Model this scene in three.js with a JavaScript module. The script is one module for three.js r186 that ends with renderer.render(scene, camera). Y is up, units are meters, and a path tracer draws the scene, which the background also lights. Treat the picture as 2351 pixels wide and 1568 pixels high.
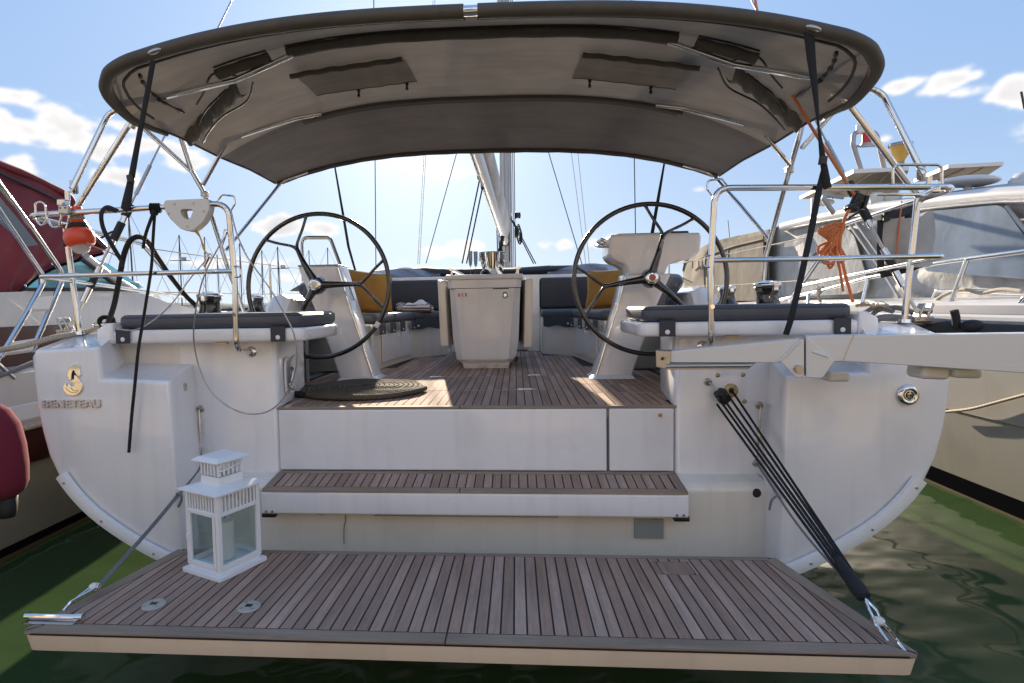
import * as THREE from 'three';
import { mergeGeometries, mergeVertices, toCreasedNormals } from 'three/addons/utils/BufferGeometryUtils.js';
import { RoundedBoxGeometry } from 'three/addons/geometries/RoundedBoxGeometry.js';
import { TextGeometry } from 'three/addons/geometries/TextGeometry.js';
import { FontLoader } from 'three/addons/loaders/FontLoader.js';

/* ------------------------------------------------------------------ camera, sky, sun, exposure */
const scene = new THREE.Scene();
const W = 1024, H = 683;
const camera = new THREE.PerspectiveCamera(62.18, W / H, 0.05, 6000);
camera.position.set(0.273, 1.63, 0);                       // someone standing low on the quay behind the stern
camera.rotation.set(THREE.MathUtils.degToRad(-3.11), THREE.MathUtils.degToRad(4.188), THREE.MathUtils.degToRad(-0.989), 'YXZ');
camera.setViewOffset(W, H, 37.2, 4.7, W, H);               // shifted lens (the photograph is cropped a little)
const renderer = new THREE.WebGLRenderer({ antialias: true });
renderer.setSize(W, H);
renderer.toneMapping = THREE.LinearToneMapping;
const EXPOSURE = 3.0;
renderer.toneMappingExposure = EXPOSURE;
renderer.shadowMap.enabled = true;

const deg = THREE.MathUtils.degToRad;
const SUN_AZ = -9.5, SUN_EL = 18.9;                          // azimuth from the bow direction (-z), elevation
const sunDir = new THREE.Vector3(Math.sin(deg(SUN_AZ)) * Math.cos(deg(SUN_EL)), Math.sin(deg(SUN_EL)), -Math.cos(deg(SUN_AZ)) * Math.cos(deg(SUN_EL)));
const sun = new THREE.DirectionalLight(new THREE.Color(1.0, 0.84, 0.64), 3.8);
sun.target.position.set(0, 1, -4); sun.position.copy(sunDir).multiplyScalar(60).add(sun.target.position);
sun.castShadow = true; sun.shadow.mapSize.set(4096, 4096); sun.shadow.radius = 1.4;
Object.assign(sun.shadow.camera, { left: -25, right: 25, top: 25, bottom: -25, near: 1, far: 160 });
scene.add(sun, sun.target);

/* seeded noise */
function rng(seed) { let s = seed >>> 0; return () => { s = (s + 0x6D2B79F5) >>> 0; let t = s; t = Math.imul(t ^ (t >>> 15), t | 1); t ^= t + Math.imul(t ^ (t >>> 7), t | 61); return ((t ^ (t >>> 14)) >>> 0) / 4294967296; }; }
const hash3 = (x, y, z) => { let h = Math.imul(x, 374761393) ^ Math.imul(y, 668265263) ^ Math.imul(z, 2147483647 - 61); h = Math.imul(h ^ (h >>> 13), 1274126177); return ((h ^ (h >>> 16)) >>> 0) / 4294967296; };
const fade = t => t * t * (3 - 2 * t), mix = (a, b, t) => a + (b - a) * t;
const clamp = (x, a = 0, b = 1) => Math.min(b, Math.max(a, x)), sstep = (a, b, x) => fade(clamp((x - a) / (b - a)));
function vnoise(x, y, z) {
  const xi = Math.floor(x), yi = Math.floor(y), zi = Math.floor(z), u = fade(x - xi), v = fade(y - yi), w = fade(z - zi);
  const L = (k) => mix(mix(hash3(xi, yi, zi + k), hash3(xi + 1, yi, zi + k), u), mix(hash3(xi, yi + 1, zi + k), hash3(xi + 1, yi + 1, zi + k), u), v);
  return mix(L(0), L(1), w);
}
function fbm(x, y, z, o = 5) { let a = 0.5, s = 0, n = 0; for (let i = 0; i < o; i++) { s += a * vnoise(x, y, z); n += a; a *= 0.5; x = x * 2.03 + 17.1; y = y * 2.03 + 5.7; z = z * 2.03 + 9.2; } return s / n; }

/* the sky: a clear afternoon with broken cumulus and a thin bright veil round the sun */
(function makeSky() {
  const w = 2048, h = 1024, data = new Float32Array(w * h * 4);
  const blobs = [ // azimuth, elevation, half width, half height, strength: the clouds that stand in view
    [-41.6, 16.7, 1.6, 0.9, .30], [-39.2, 15.4, 3.6, 1.7, .34], [-43, 14.2, 4, 1.4, .34], [-37, 13.6, 4.6, 1.3, .36], [-31, 13.2, 2.2, 1.4, .34], [-43, 11.2, 4.4, 1.2, .36], [-36.5, 11, 3, .9, .36], [-35, 15.3, 2, .7, .25],
    [-22.9, 7.8, 2.2, .9, .36], [-19, 7.7, 1.8, .7, .34], [-8.2, 5.4, 3.2, 1.0, .36], [-5.3, 5.9, 2.4, .9, .36], [-12, 4.6, 3, .7, .3], [-7.4, 13.1, 3.1, .95, .36], [-4.6, 13.9, 1, .4, .25],
    [2.9, 5.9, 1.3, .65, .34], [5.1, 5.9, 1.6, .8, .34], [8, 6, 1.8, .6, .28], [15.9, 10.3, 1.9, .45, .36], [17.5, 9.6, 1.2, .25, .3], [-26, 4.4, 8, .7, .25], [-17, 3.2, 9, .7, .3],
    [32.6, 16.5, 2, .7, .34], [35, 16, 1.6, 1, .34], [36.6, 15.1, 1.4, .55, .3], [39.8, 14.4, 1.9, 1.4, .38], [26, 17, 1.2, 1.2, .28], [31.4, 12.7, .8, .35, .28], [43, 12, 4, 1.6, .34], [28, 15.8, 1.4, .4, .2], [-37.2, 20.1, .7, .3, .22]];
  for (let j = 0; j < h; j++) {
    const el = ((j + .5) / h - .5) * Math.PI, sy = Math.sin(el), cy = Math.cos(el), eld = el * 180 / Math.PI;
    for (let i = 0; i < w; i++) {
      const ph = ((i + .5) / w - .5) * 2 * Math.PI, dx = Math.cos(ph) * cy, dz = Math.sin(ph) * cy;
      const azd = Math.atan2(dx, -dz) * 180 / Math.PI;
      const mu = clamp(dx * sunDir.x + sy * sunDir.y + dz * sunDir.z, -1, 1), ang = Math.acos(mu) * 180 / Math.PI;
      const e = clamp(sy), hz = Math.exp(-e * 5.2), hz2 = Math.exp(-e * 16);
      // display-referred radiance, divided by the exposure at the end
      let r = mix(.25, .58, hz), g = mix(.45, .75, hz), b = mix(.82, .94, hz);
      r = mix(r, .84, hz2 * .55); g = mix(g, .88, hz2 * .55); b = mix(b, .93, hz2 * .55);
      const glow = .70 * Math.exp(-ang / 8) + .30 * Math.exp(-ang / 18) + .09 * Math.exp(-ang / 42);
      r += glow * 1.0; g += glow * .93; b += glow * .78;
      if (eld > -1 && eld < 60) {
        const n1 = fbm(azd * .20 + 40, eld * .42 + 7, 1.3, 6), n2 = fbm(azd * .62 + 11, eld * 1.05 + 3, 5.1, 5);
        let env = 0;
        for (const q of blobs) { let da = azd - q[0]; if (da > 180) da -= 360; if (da < -180) da += 360; da /= q[2]; const de = (eld - q[1]) / q[3]; const d2 = da * da + (de < 0 ? de * de * 1.6 : de * de); if (d2 < 6) env = Math.max(env, (q[4] + .16) * Math.exp(-d2 * .5)); }
        // the open field: broken cumulus round the whole horizon, thinner in the clear slot ahead
        const ahead = Math.exp(-Math.pow(azd / 47, 8));
        const base = (1 - ahead) * (.41 + .12 * sstep(2, 9, eld) - .5 * sstep(26, 50, eld));
        const c0 = Math.max(env * 1.45, base) - .50 + (n1 - .5) * 1.35 + (n2 - .5) * .62, dens = sstep(-.04, .13, c0);
        if (dens > 0.002) {
          const c1 = fbm(azd * .62 + 11.3, eld * 1.05 + 4.1, 5.1, 4);
          const thick = sstep(.10, .42, c0), front = .5 - .5 * Math.cos(ang * Math.PI / 180);   // 0 towards the sun, 1 away
          const shade = thick * mix(.30, .18, front) * mix(.5, 1, c1);
          const lit = mix(1.03, 1.8, front) + .5 * Math.exp(-ang / 6);
          const cr = lit * (1.0 - shade), cg = lit * (.975 - shade * .98), cb = lit * (.95 - shade * .86), a = dens * .97;
          r = mix(r, cr, a); g = mix(g, cg, a); b = mix(b, cb, a);
        }
      }
      if (eld < 0) { const t = clamp(-eld / 6); r = mix(r, .10, t); g = mix(g, .14, t); b = mix(b, .13, t); }
      const o = (j * w + i) * 4; data[o] = r / EXPOSURE; data[o + 1] = g / EXPOSURE; data[o + 2] = b / EXPOSURE; data[o + 3] = 1;
    }
  }
  const t = new THREE.DataTexture(data, w, h, THREE.RGBAFormat, THREE.FloatType);
  t.mapping = THREE.EquirectangularReflectionMapping; t.magFilter = t.minFilter = THREE.LinearFilter; t.colorSpace = THREE.LinearSRGBColorSpace; t.needsUpdate = true;
  scene.background = t; scene.environment = t;
})();

/* ------------------------------------------------------------------ helpers */
const V = (x, y, z) => new THREE.Vector3(x, y, z);
// surveying: the place where the sight line to a point of the photograph (2351 px wide) meets a plane of the real place
function sight(px, py) {
  const a = px - 1090, b = py - 772.7, c = Math.cos(deg(.989)), s = Math.sin(deg(.989));
  const d = V((c * a - s * b) / 1300, -(s * a + c * b) / 1300, -1);
  return d.applyEuler(new THREE.Euler(deg(-3.11), deg(4.188), 0, 'YXZ'));
}
const EYE = V(.273, 1.63, 0);
const at = (px, py, z) => { const d = sight(px, py); return d.multiplyScalar((z - EYE.z) / d.z).add(EYE); };
const atY = (px, py, y) => { const d = sight(px, py); return d.multiplyScalar((y - EYE.y) / d.y).add(EYE); };
const atX = (px, py, x) => { const d = sight(px, py); return d.multiplyScalar((x - EYE.x) / d.x).add(EYE); };

const usedNames = {};
function numbered(n) { const k = usedNames[n] || 0; usedNames[n] = k + 1; return k ? n + '_' + String(k).padStart(3, '0') : n; }
function tag(o, label, category, group) { o.userData.label = label; if (category) o.userData.category = category; if (group) o.userData.group = group; return o; }
function thing(name, label, category, pos = [0, 0, 0], group) {
  const o = new THREE.Group(); o.name = numbered(name); o.position.set(...pos); scene.add(o); return tag(o, label, category, group);
}
// planar texture coordinates in metres, chosen per face
function boxUV(g, ou = 0, ov = 0) {
  if (g.index) g = g.toNonIndexed();
  const p = g.attributes.position, uv = new Float32Array(p.count * 2), a = V(), b = V(), c = V(), n = V();
  for (let i = 0; i < p.count; i += 3) {
    a.fromBufferAttribute(p, i); b.fromBufferAttribute(p, i + 1); c.fromBufferAttribute(p, i + 2);
    n.copy(b).sub(a).cross(V().copy(c).sub(a)); const ax = Math.abs(n.x), ay = Math.abs(n.y), az = Math.abs(n.z);
    for (let k = 0; k < 3; k++) { const q = [a, b, c][k], o = (i + k) * 2;
      if (ay >= ax && ay >= az) { uv[o] = q.x + ou; uv[o + 1] = q.z + ov; } else if (ax >= az) { uv[o] = q.z + ou; uv[o + 1] = q.y + ov; } else { uv[o] = q.x + ou; uv[o + 1] = q.y + ov; } }
  }
  g.setAttribute('uv', new THREE.BufferAttribute(uv, 2)); return g;
}
function plain(g) { g = g.index ? g.toNonIndexed() : g; if (!g.attributes.normal) g.computeVertexNormals(); for (const k of Object.keys(g.attributes)) if (!['position', 'normal', 'uv'].includes(k)) g.deleteAttribute(k); if (!g.attributes.uv) boxUV(g); return g; }
function join(list) { list = list.flat().map(plain); return list.length > 1 ? mergeGeometries(list) : list[0]; }
function add(parent, name, geo, mat, label) {
  const g = Array.isArray(geo) ? join(geo) : plain(geo);
  const m = new THREE.Mesh(g, mat); m.name = parent === scene ? numbered(name) : name; m.castShadow = m.receiveShadow = true; parent.add(m); if (label) m.userData.label = label; return m;
}
function part(parent, name) { const o = new THREE.Group(); o.name = name; parent.add(o); return o; }
const put = (g, x = 0, y = 0, z = 0, rx = 0, ry = 0, rz = 0) => g.applyMatrix4(new THREE.Matrix4().compose(V(x, y, z), new THREE.Quaternion().setFromEuler(new THREE.Euler(rx, ry, rz)), V(1, 1, 1)));
function rbox(w, h, d, r = .01, x = 0, y = 0, z = 0, rx = 0, ry = 0, rz = 0) { return boxUV(put(new RoundedBoxGeometry(w, h, d, 2, Math.min(r, w / 2.01, h / 2.01, d / 2.01)), x, y, z, rx, ry, rz)); }
function boxg(w, h, d, x = 0, y = 0, z = 0, rx = 0, ry = 0, rz = 0) { return boxUV(put(new THREE.BoxGeometry(w, h, d), x, y, z, rx, ry, rz)); }
function cyl(r0, r1, h, x, y, z, rx = 0, ry = 0, rz = 0, n = 20) { return put(new THREE.CylinderGeometry(r0, r1, h, n), x, y, z, rx, ry, rz); }
function ball(r, x, y, z, sx = 1, sy = 1, sz = 1, n = 16) { const g = new THREE.SphereGeometry(r, n, Math.ceil(n * .7)); g.scale(sx, sy, sz); return put(g, x, y, z); }
function lathe(prof, x = 0, y = 0, z = 0, n = 28, rx = 0, rz = 0) { return put(new THREE.LatheGeometry(prof.map(p => new THREE.Vector2(p[0], p[1])), n), x, y, z, rx, 0, rz); }
function torus(R, r, x, y, z, rx = 0, ry = 0, rz = 0, n = 48, m = 10, arc = Math.PI * 2) { return put(new THREE.TorusGeometry(R, r, m, n, arc), x, y, z, rx, ry, rz); }
// a path with its corners rounded to a bend radius
function bent(pts, R) {
  if (!R) return pts.map(p => p.clone());
  const out = [pts[0].clone()];
  for (let i = 1; i < pts.length - 1; i++) {
    const a = pts[i - 1], b = pts[i], c = pts[i + 1], u = V().copy(a).sub(b), v = V().copy(c).sub(b), la = u.length(), lc = v.length();
    u.normalize(); v.normalize(); const th = Math.acos(clamp(u.dot(v), -1, 1)); const d = Math.min(R / Math.tan(th / 2), la * .48, lc * .48);
    const p0 = V().copy(b).addScaledVector(u, d), p2 = V().copy(b).addScaledVector(v, d);
    for (let k = 0; k <= 7; k++) { const t = k / 7; out.push(V().copy(p0).multiplyScalar((1 - t) * (1 - t)).addScaledVector(b, 2 * t * (1 - t)).addScaledVector(p2, t * t)); }
  }
  out.push(pts[pts.length - 1].clone()); return out;
}
// a round (or, with flat, ribbon-like) tube through a list of points; r may be a list
function tubeRaw(P, r, n = 10, flat = 1, up = null) {
  const m = P.length, pos = [], idx = [], uv = []; let N = null, len = 0;
  for (let i = 0; i < m; i++) {
    const T = V().copy(P[Math.min(i + 1, m - 1)]).sub(P[Math.max(i - 1, 0)]).normalize();
    if (i) len += P[i].distanceTo(P[i - 1]);
    if (!N || up) { const ref = up || (Math.abs(T.y) < .9 ? V(0, 1, 0) : V(1, 0, 0)); N = V().copy(ref).addScaledVector(T, -ref.dot(T)).normalize(); } else N.addScaledVector(T, -N.dot(T)).normalize();
    const B = V().crossVectors(T, N), rr = Array.isArray(r) ? r[i] : r;
    for (let k = 0; k <= n; k++) { const a = k / n * 2 * Math.PI, q = V().copy(P[i]).addScaledVector(N, Math.cos(a) * rr * flat).addScaledVector(B, Math.sin(a) * rr); pos.push(q.x, q.y, q.z); uv.push(k / n, len); }
  }
  for (let i = 0; i < m - 1; i++) for (let k = 0; k < n; k++) { const a = i * (n + 1) + k, b = a + n + 1; idx.push(a, a + 1, b, b, a + 1, b + 1); }
  for (const [e, s] of [[0, 1], [m - 1, -1]]) { const c = pos.length / 3; pos.push(P[e].x, P[e].y, P[e].z); uv.push(.5, e ? len : 0); for (let k = 0; k < n; k++) { const a = e * (n + 1) + k; s > 0 ? idx.push(c, a + 1, a) : idx.push(c, a, a + 1); } }
  const g = new THREE.BufferGeometry(); g.setAttribute('position', new THREE.Float32BufferAttribute(pos, 3)); g.setAttribute('uv', new THREE.Float32BufferAttribute(uv, 2)); g.setIndex(idx);
  return toCreasedNormals(g, 1.0);
}
const pipe = (pts, r, R = 0, n = 12) => tubeRaw(bent(pts, R), r, n);
const curve = (pts, k = 24, closed = false) => new THREE.CatmullRomCurve3(pts, closed, 'centripetal').getPoints(k);
const rope = (pts, r, k = 30, n = 8, flat = 1, up = null) => tubeRaw(curve(pts, k), r, n, flat, up);
// closed rings of equal length joined into a skin
function skin(rings, caps = true, crease = .6, closedRing = true) {
  const n = rings[0].length, pos = [], idx = [];
  for (const R of rings) for (const p of R) pos.push(p.x, p.y, p.z);
  const K = closedRing ? n : n - 1;
  for (let i = 0; i < rings.length - 1; i++) for (let k = 0; k < K; k++) { const a = i * n + k, b = i * n + (k + 1) % n, c = a + n, d = b + n; idx.push(a, b, c, c, b, d); }
  if (caps) for (const [i, s] of [[0, 1], [rings.length - 1, 0]]) {
    const R = rings[i], ctr = V(); R.forEach(p => ctr.add(p)); ctr.multiplyScalar(1 / n);
    const nrm = V(); for (let k = 0; k < n; k++) { const p = R[k], q = R[(k + 1) % n]; nrm.x += (p.y - q.y) * (p.z + q.z); nrm.y += (p.z - q.z) * (p.x + q.x); nrm.z += (p.x - q.x) * (p.y + q.y); } nrm.normalize();
    const ux = Math.abs(nrm.y) < .9 ? V(0, 1, 0).cross(nrm).normalize() : V(1, 0, 0).addScaledVector(nrm, -nrm.x).normalize(), uy = V().crossVectors(nrm, ux);
    const flat = R.map(p => new THREE.Vector2(V().copy(p).sub(ctr).dot(ux), V().copy(p).sub(ctr).dot(uy)));
    for (const f of THREE.ShapeUtils.triangulateShape(flat, [])) s ? idx.push(i * n + f[0], i * n + f[2], i * n + f[1]) : idx.push(i * n + f[0], i * n + f[1], i * n + f[2]);
  }
  const g = new THREE.BufferGeometry(); g.setAttribute('position', new THREE.Float32BufferAttribute(pos, 3)); g.setIndex(idx);
  return boxUV(toCreasedNormals(g, crease));
}
// inset of a closed outline
function inset(poly, d) {
  const n = poly.length; let A = 0; for (let i = 0; i < n; i++) { const p = poly[i], q = poly[(i + 1) % n]; A += p[0] * q[1] - q[0] * p[1]; } const s = A > 0 ? 1 : -1;
  return poly.map((p, i) => { const a = poly[(i + n - 1) % n], b = poly[(i + 1) % n]; let ux = p[0] - a[0], uy = p[1] - a[1], vx = b[0] - p[0], vy = b[1] - p[1]; const lu = Math.hypot(ux, uy), lv = Math.hypot(vx, vy); ux /= lu; uy /= lu; vx /= lv; vy /= lv;
    let nx = -(uy + vy) * s, ny = (ux + vx) * s; const l = Math.hypot(nx, ny) || 1; nx /= l; ny /= l; const c = Math.max(.35, nx * -uy * s + ny * ux * s); return [p[0] + nx * d / c, p[1] + ny * d / c]; });
}
// a slab: an outline in (a, b) raised along the third axis, its edges rounded
function slab(poly, lo, hi, r, place, both = true, seg = 3) {
  const rings = [], push = (ins, t) => rings.push((ins ? inset(poly, ins) : poly).map(p => place(p[0], p[1], t)));
  if (both) for (let k = 0; k <= seg; k++) { const a = k / seg * Math.PI / 2; push(r * (1 - Math.sin(a)), lo + r * (1 - Math.cos(a))); } else push(0, lo);
  for (let k = seg; k >= 0; k--) { const a = k / seg * Math.PI / 2; push(r * (1 - Math.sin(a)), hi - r * (1 - Math.cos(a))); }
  return skin(rings, true, .9);
}
const flatY = (a, b, t) => V(a, t, b), faceZ = (a, b, t) => V(a, b, t), faceX = (a, b, t) => V(t, b, a);
// round the corners of an outline
function soften(poly, r, seg = 4) {
  const out = [], n = poly.length;
  for (let i = 0; i < n; i++) { const a = poly[(i + n - 1) % n], b = poly[i], c = poly[(i + 1) % n]; const la = Math.hypot(a[0] - b[0], a[1] - b[1]), lc = Math.hypot(c[0] - b[0], c[1] - b[1]); const rr = Array.isArray(r) ? r[i] : r; if (!rr) { out.push(b); continue; } const d = Math.min(rr, la * .45, lc * .45);
    const p0 = [b[0] + (a[0] - b[0]) / la * d, b[1] + (a[1] - b[1]) / la * d], p2 = [b[0] + (c[0] - b[0]) / lc * d, b[1] + (c[1] - b[1]) / lc * d];
    for (let k = 0; k <= seg; k++) { const t = k / seg; out.push([(1 - t) * (1 - t) * p0[0] + 2 * t * (1 - t) * b[0] + t * t * p2[0], (1 - t) * (1 - t) * p0[1] + 2 * t * (1 - t) * b[1] + t * t * p2[1]]); } }
  return out;
}
const rectP = (x0, x1, y0, y1) => [[x0, y0], [x1, y0], [x1, y1], [x0, y1]];
// clip a convex outline to the side a*x + b*y <= c
function clip(poly, a, b, c) {
  const out = []; for (let i = 0; i < poly.length; i++) { const p = poly[i], q = poly[(i + 1) % poly.length], dp = a * p[0] + b * p[1] - c, dq = a * q[0] + b * q[1] - c; if (dp <= 0) out.push(p); if (dp * dq < 0) { const t = dp / (dp - dq); out.push([p[0] + (q[0] - p[0]) * t, p[1] + (q[1] - p[1]) * t]); } } return out;
}
// a sheet over a grid, fn(u, v) -> Vector3
function sheet(nu, nv, fn, thick = 0) {
  const mk = () => { const pos = [], uv = [], idx = []; for (let j = 0; j <= nv; j++) for (let i = 0; i <= nu; i++) { const p = fn(i / nu, j / nv); pos.push(p.x, p.y, p.z); uv.push(i / nu, j / nv); } for (let j = 0; j < nv; j++) for (let i = 0; i < nu; i++) { const a = j * (nu + 1) + i, b = a + 1, c = a + nu + 1, d = c + 1; idx.push(a, b, c, c, b, d); } const g = new THREE.BufferGeometry(); g.setAttribute('position', new THREE.Float32BufferAttribute(pos, 3)); g.setAttribute('uv', new THREE.Float32BufferAttribute(uv, 2)); g.setIndex(idx); g.computeVertexNormals(); return g; };
  const g = mk(); if (!thick) return g;
  const h = mk(), p = h.attributes.position, nn = h.attributes.normal; for (let i = 0; i < p.count; i++) p.setXYZ(i, p.getX(i) - nn.getX(i) * thick, p.getY(i) - nn.getY(i) * thick, p.getZ(i) - nn.getZ(i) * thick);
  const rim = []; const ring = []; for (let i = 0; i <= nu; i++) ring.push(i); for (let j = 1; j <= nv; j++) ring.push(j * (nu + 1) + nu); for (let i = nu - 1; i >= 0; i--) ring.push(nv * (nu + 1) + i); for (let j = nv - 1; j > 0; j--) ring.push(j * (nu + 1));
  const pos = [], gp = g.attributes.position; for (let k = 0; k < ring.length; k++) { const a = ring[k], b = ring[(k + 1) % ring.length]; const A = V().fromBufferAttribute(gp, a), B = V().fromBufferAttribute(gp, b), C = V().fromBufferAttribute(p, a), D = V().fromBufferAttribute(p, b); for (const q of [A, B, C, C, B, D]) pos.push(q.x, q.y, q.z); }
  const r = new THREE.BufferGeometry(); r.setAttribute('position', new THREE.Float32BufferAttribute(pos, 3)); r.computeVertexNormals();
  return join([g, h, r]);
}
/* ------------------------------------------------------------------ materials */
function pn(x, y, px, py, s) { const xi = Math.floor(x), yi = Math.floor(y), u = fade(x - xi), v = fade(y - yi), m = (a, b) => ((a % b) + b) % b; const h = (a, b) => hash3(m(a, px), m(b, py), s); return mix(mix(h(xi, yi), h(xi + 1, yi), u), mix(h(xi, yi + 1), h(xi + 1, yi + 1), u), v); }
function pfbm(x, y, px, py, s, o = 4) { let a = .5, t = 0, n = 0; for (let i = 0; i < o; i++) { t += a * pn(x, y, px, py, s + i); n += a; a *= .5; x *= 2; y *= 2; px *= 2; py *= 2; } return t / n; }
function tex(w, h, fn, repU, repV, srgb = true) {
  const d = new Uint8Array(w * h * 4);
  for (let j = 0; j < h; j++) for (let i = 0; i < w; i++) { const c = fn(i / w, j / h), o = (j * w + i) * 4; d[o] = clamp(c[0]) * 255; d[o + 1] = clamp(c[1]) * 255; d[o + 2] = clamp(c[2]) * 255; d[o + 3] = 255; }
  const t = new THREE.DataTexture(d, w, h); t.wrapS = t.wrapT = THREE.RepeatWrapping; t.magFilter = THREE.LinearFilter; t.minFilter = THREE.LinearMipmapLinearFilter; t.generateMipmaps = true; if (srgb) t.colorSpace = THREE.SRGBColorSpace; t.repeat.set(repU, repV); t.needsUpdate = true; return t;
}
const grey = v => [v, v, v];
const teakGrain = (u, v) => { const warp = pfbm(u * 6, v * 5, 6, 5, 11, 3); const s = pfbm(u * 40 + warp * 3, v * 3, 40, 3, 3, 4), f = pfbm(u * 160, v * 10, 160, 10, 7, 3), l = pfbm(u * 4, v * 3, 4, 3, 21, 3); return { s, f, l }; };
const T = {
  teak: tex(512, 1024, (u, v) => { const { s, f, l } = teakGrain(u, v); const k = .68 + .10 * s + .16 * (f - .5) + .16 * (l - .5), pore = f > .66 ? -.10 : 0; const g = k + pore; return [g, g * .955, g * .915]; }, 4, 1),
  teakB: tex(512, 1024, (u, v) => { const { s, f } = teakGrain(u, v); return grey(.4 * s + .6 * f); }, 4, 1, false),
  gel: tex(512, 512, (u, v) => { const a = pfbm(u * 3, v * 3, 3, 3, 5, 5), st = pfbm(u * 24, v * 2, 24, 2, 9, 3), sp = pfbm(u * 90, v * 90, 90, 90, 31, 2) > .80 ? .05 : 0; const k = .98 - .035 * sstep(.5, .8, a) - .017 * sstep(.55, .8, st) - sp * .15; return [k, k * .995, k * .985]; }, .9, .9),
  gelR: tex(512, 512, (u, v) => grey(.20 + .28 * pfbm(u * 4, v * 4, 4, 4, 15, 5)), .9, .9, false),
  soft: tex(512, 512, (u, v) => grey(pfbm(u * 5, v * 5, 5, 5, 77, 5)), 1.5, 1.5, false),
  weave: tex(256, 256, (u, v) => { const a = Math.sin(u * 2 * Math.PI * 32), b = Math.sin(v * 2 * Math.PI * 32); return grey(.5 + .22 * a * b + .25 * (pfbm(u * 32, v * 32, 32, 32, 4, 2) - .5)); }, 14, 14, false),
  canvas: tex(512, 512, (u, v) => { const l = pfbm(u * 3, v * 26, 3, 26, 8, 4), b = pfbm(u * 4, v * 4, 4, 4, 19, 4); return grey(.74 + .10 * (l - .5) + .16 * (b - .5)); }, 1, 1),
  cloth: tex(512, 512, (u, v) => grey(.84 + .3 * (pfbm(u * 5, v * 5, 5, 5, 50, 5) - .5)), 1, 1),
  wrinkle: tex(512, 512, (u, v) => { const w = pfbm(u * 4, v * 4, 4, 4, 61, 3); return grey(pfbm(u * 6 + w * 2, v * 3 + w * 3, 6, 3, 62, 4)); }, 1, 1, false),
  scratch: tex(512, 512, (u, v) => grey(.55 * pfbm(u * 4, v * 120, 4, 120, 70, 3) + .45 * pfbm(u * 6, v * 6, 6, 6, 71, 5)), 1.6, 1.6, false),
  strand: tex(64, 128, (u, v) => grey(.5 + .5 * Math.sin((u * 2 + v * 8) * Math.PI * 2)), 1, 9, false),
  stone: tex(512, 512, (u, v) => { const k = .7 + .5 * (pfbm(u * 6, v * 6, 6, 6, 81, 5) - .5); return [k, k * .95, k * .87]; }, .25, .25),
};
const lin = (r, g, b) => new THREE.Color().setRGB(r, g, b);
const mat = (o) => new THREE.MeshPhysicalMaterial({ side: THREE.DoubleSide, ...o });
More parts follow.
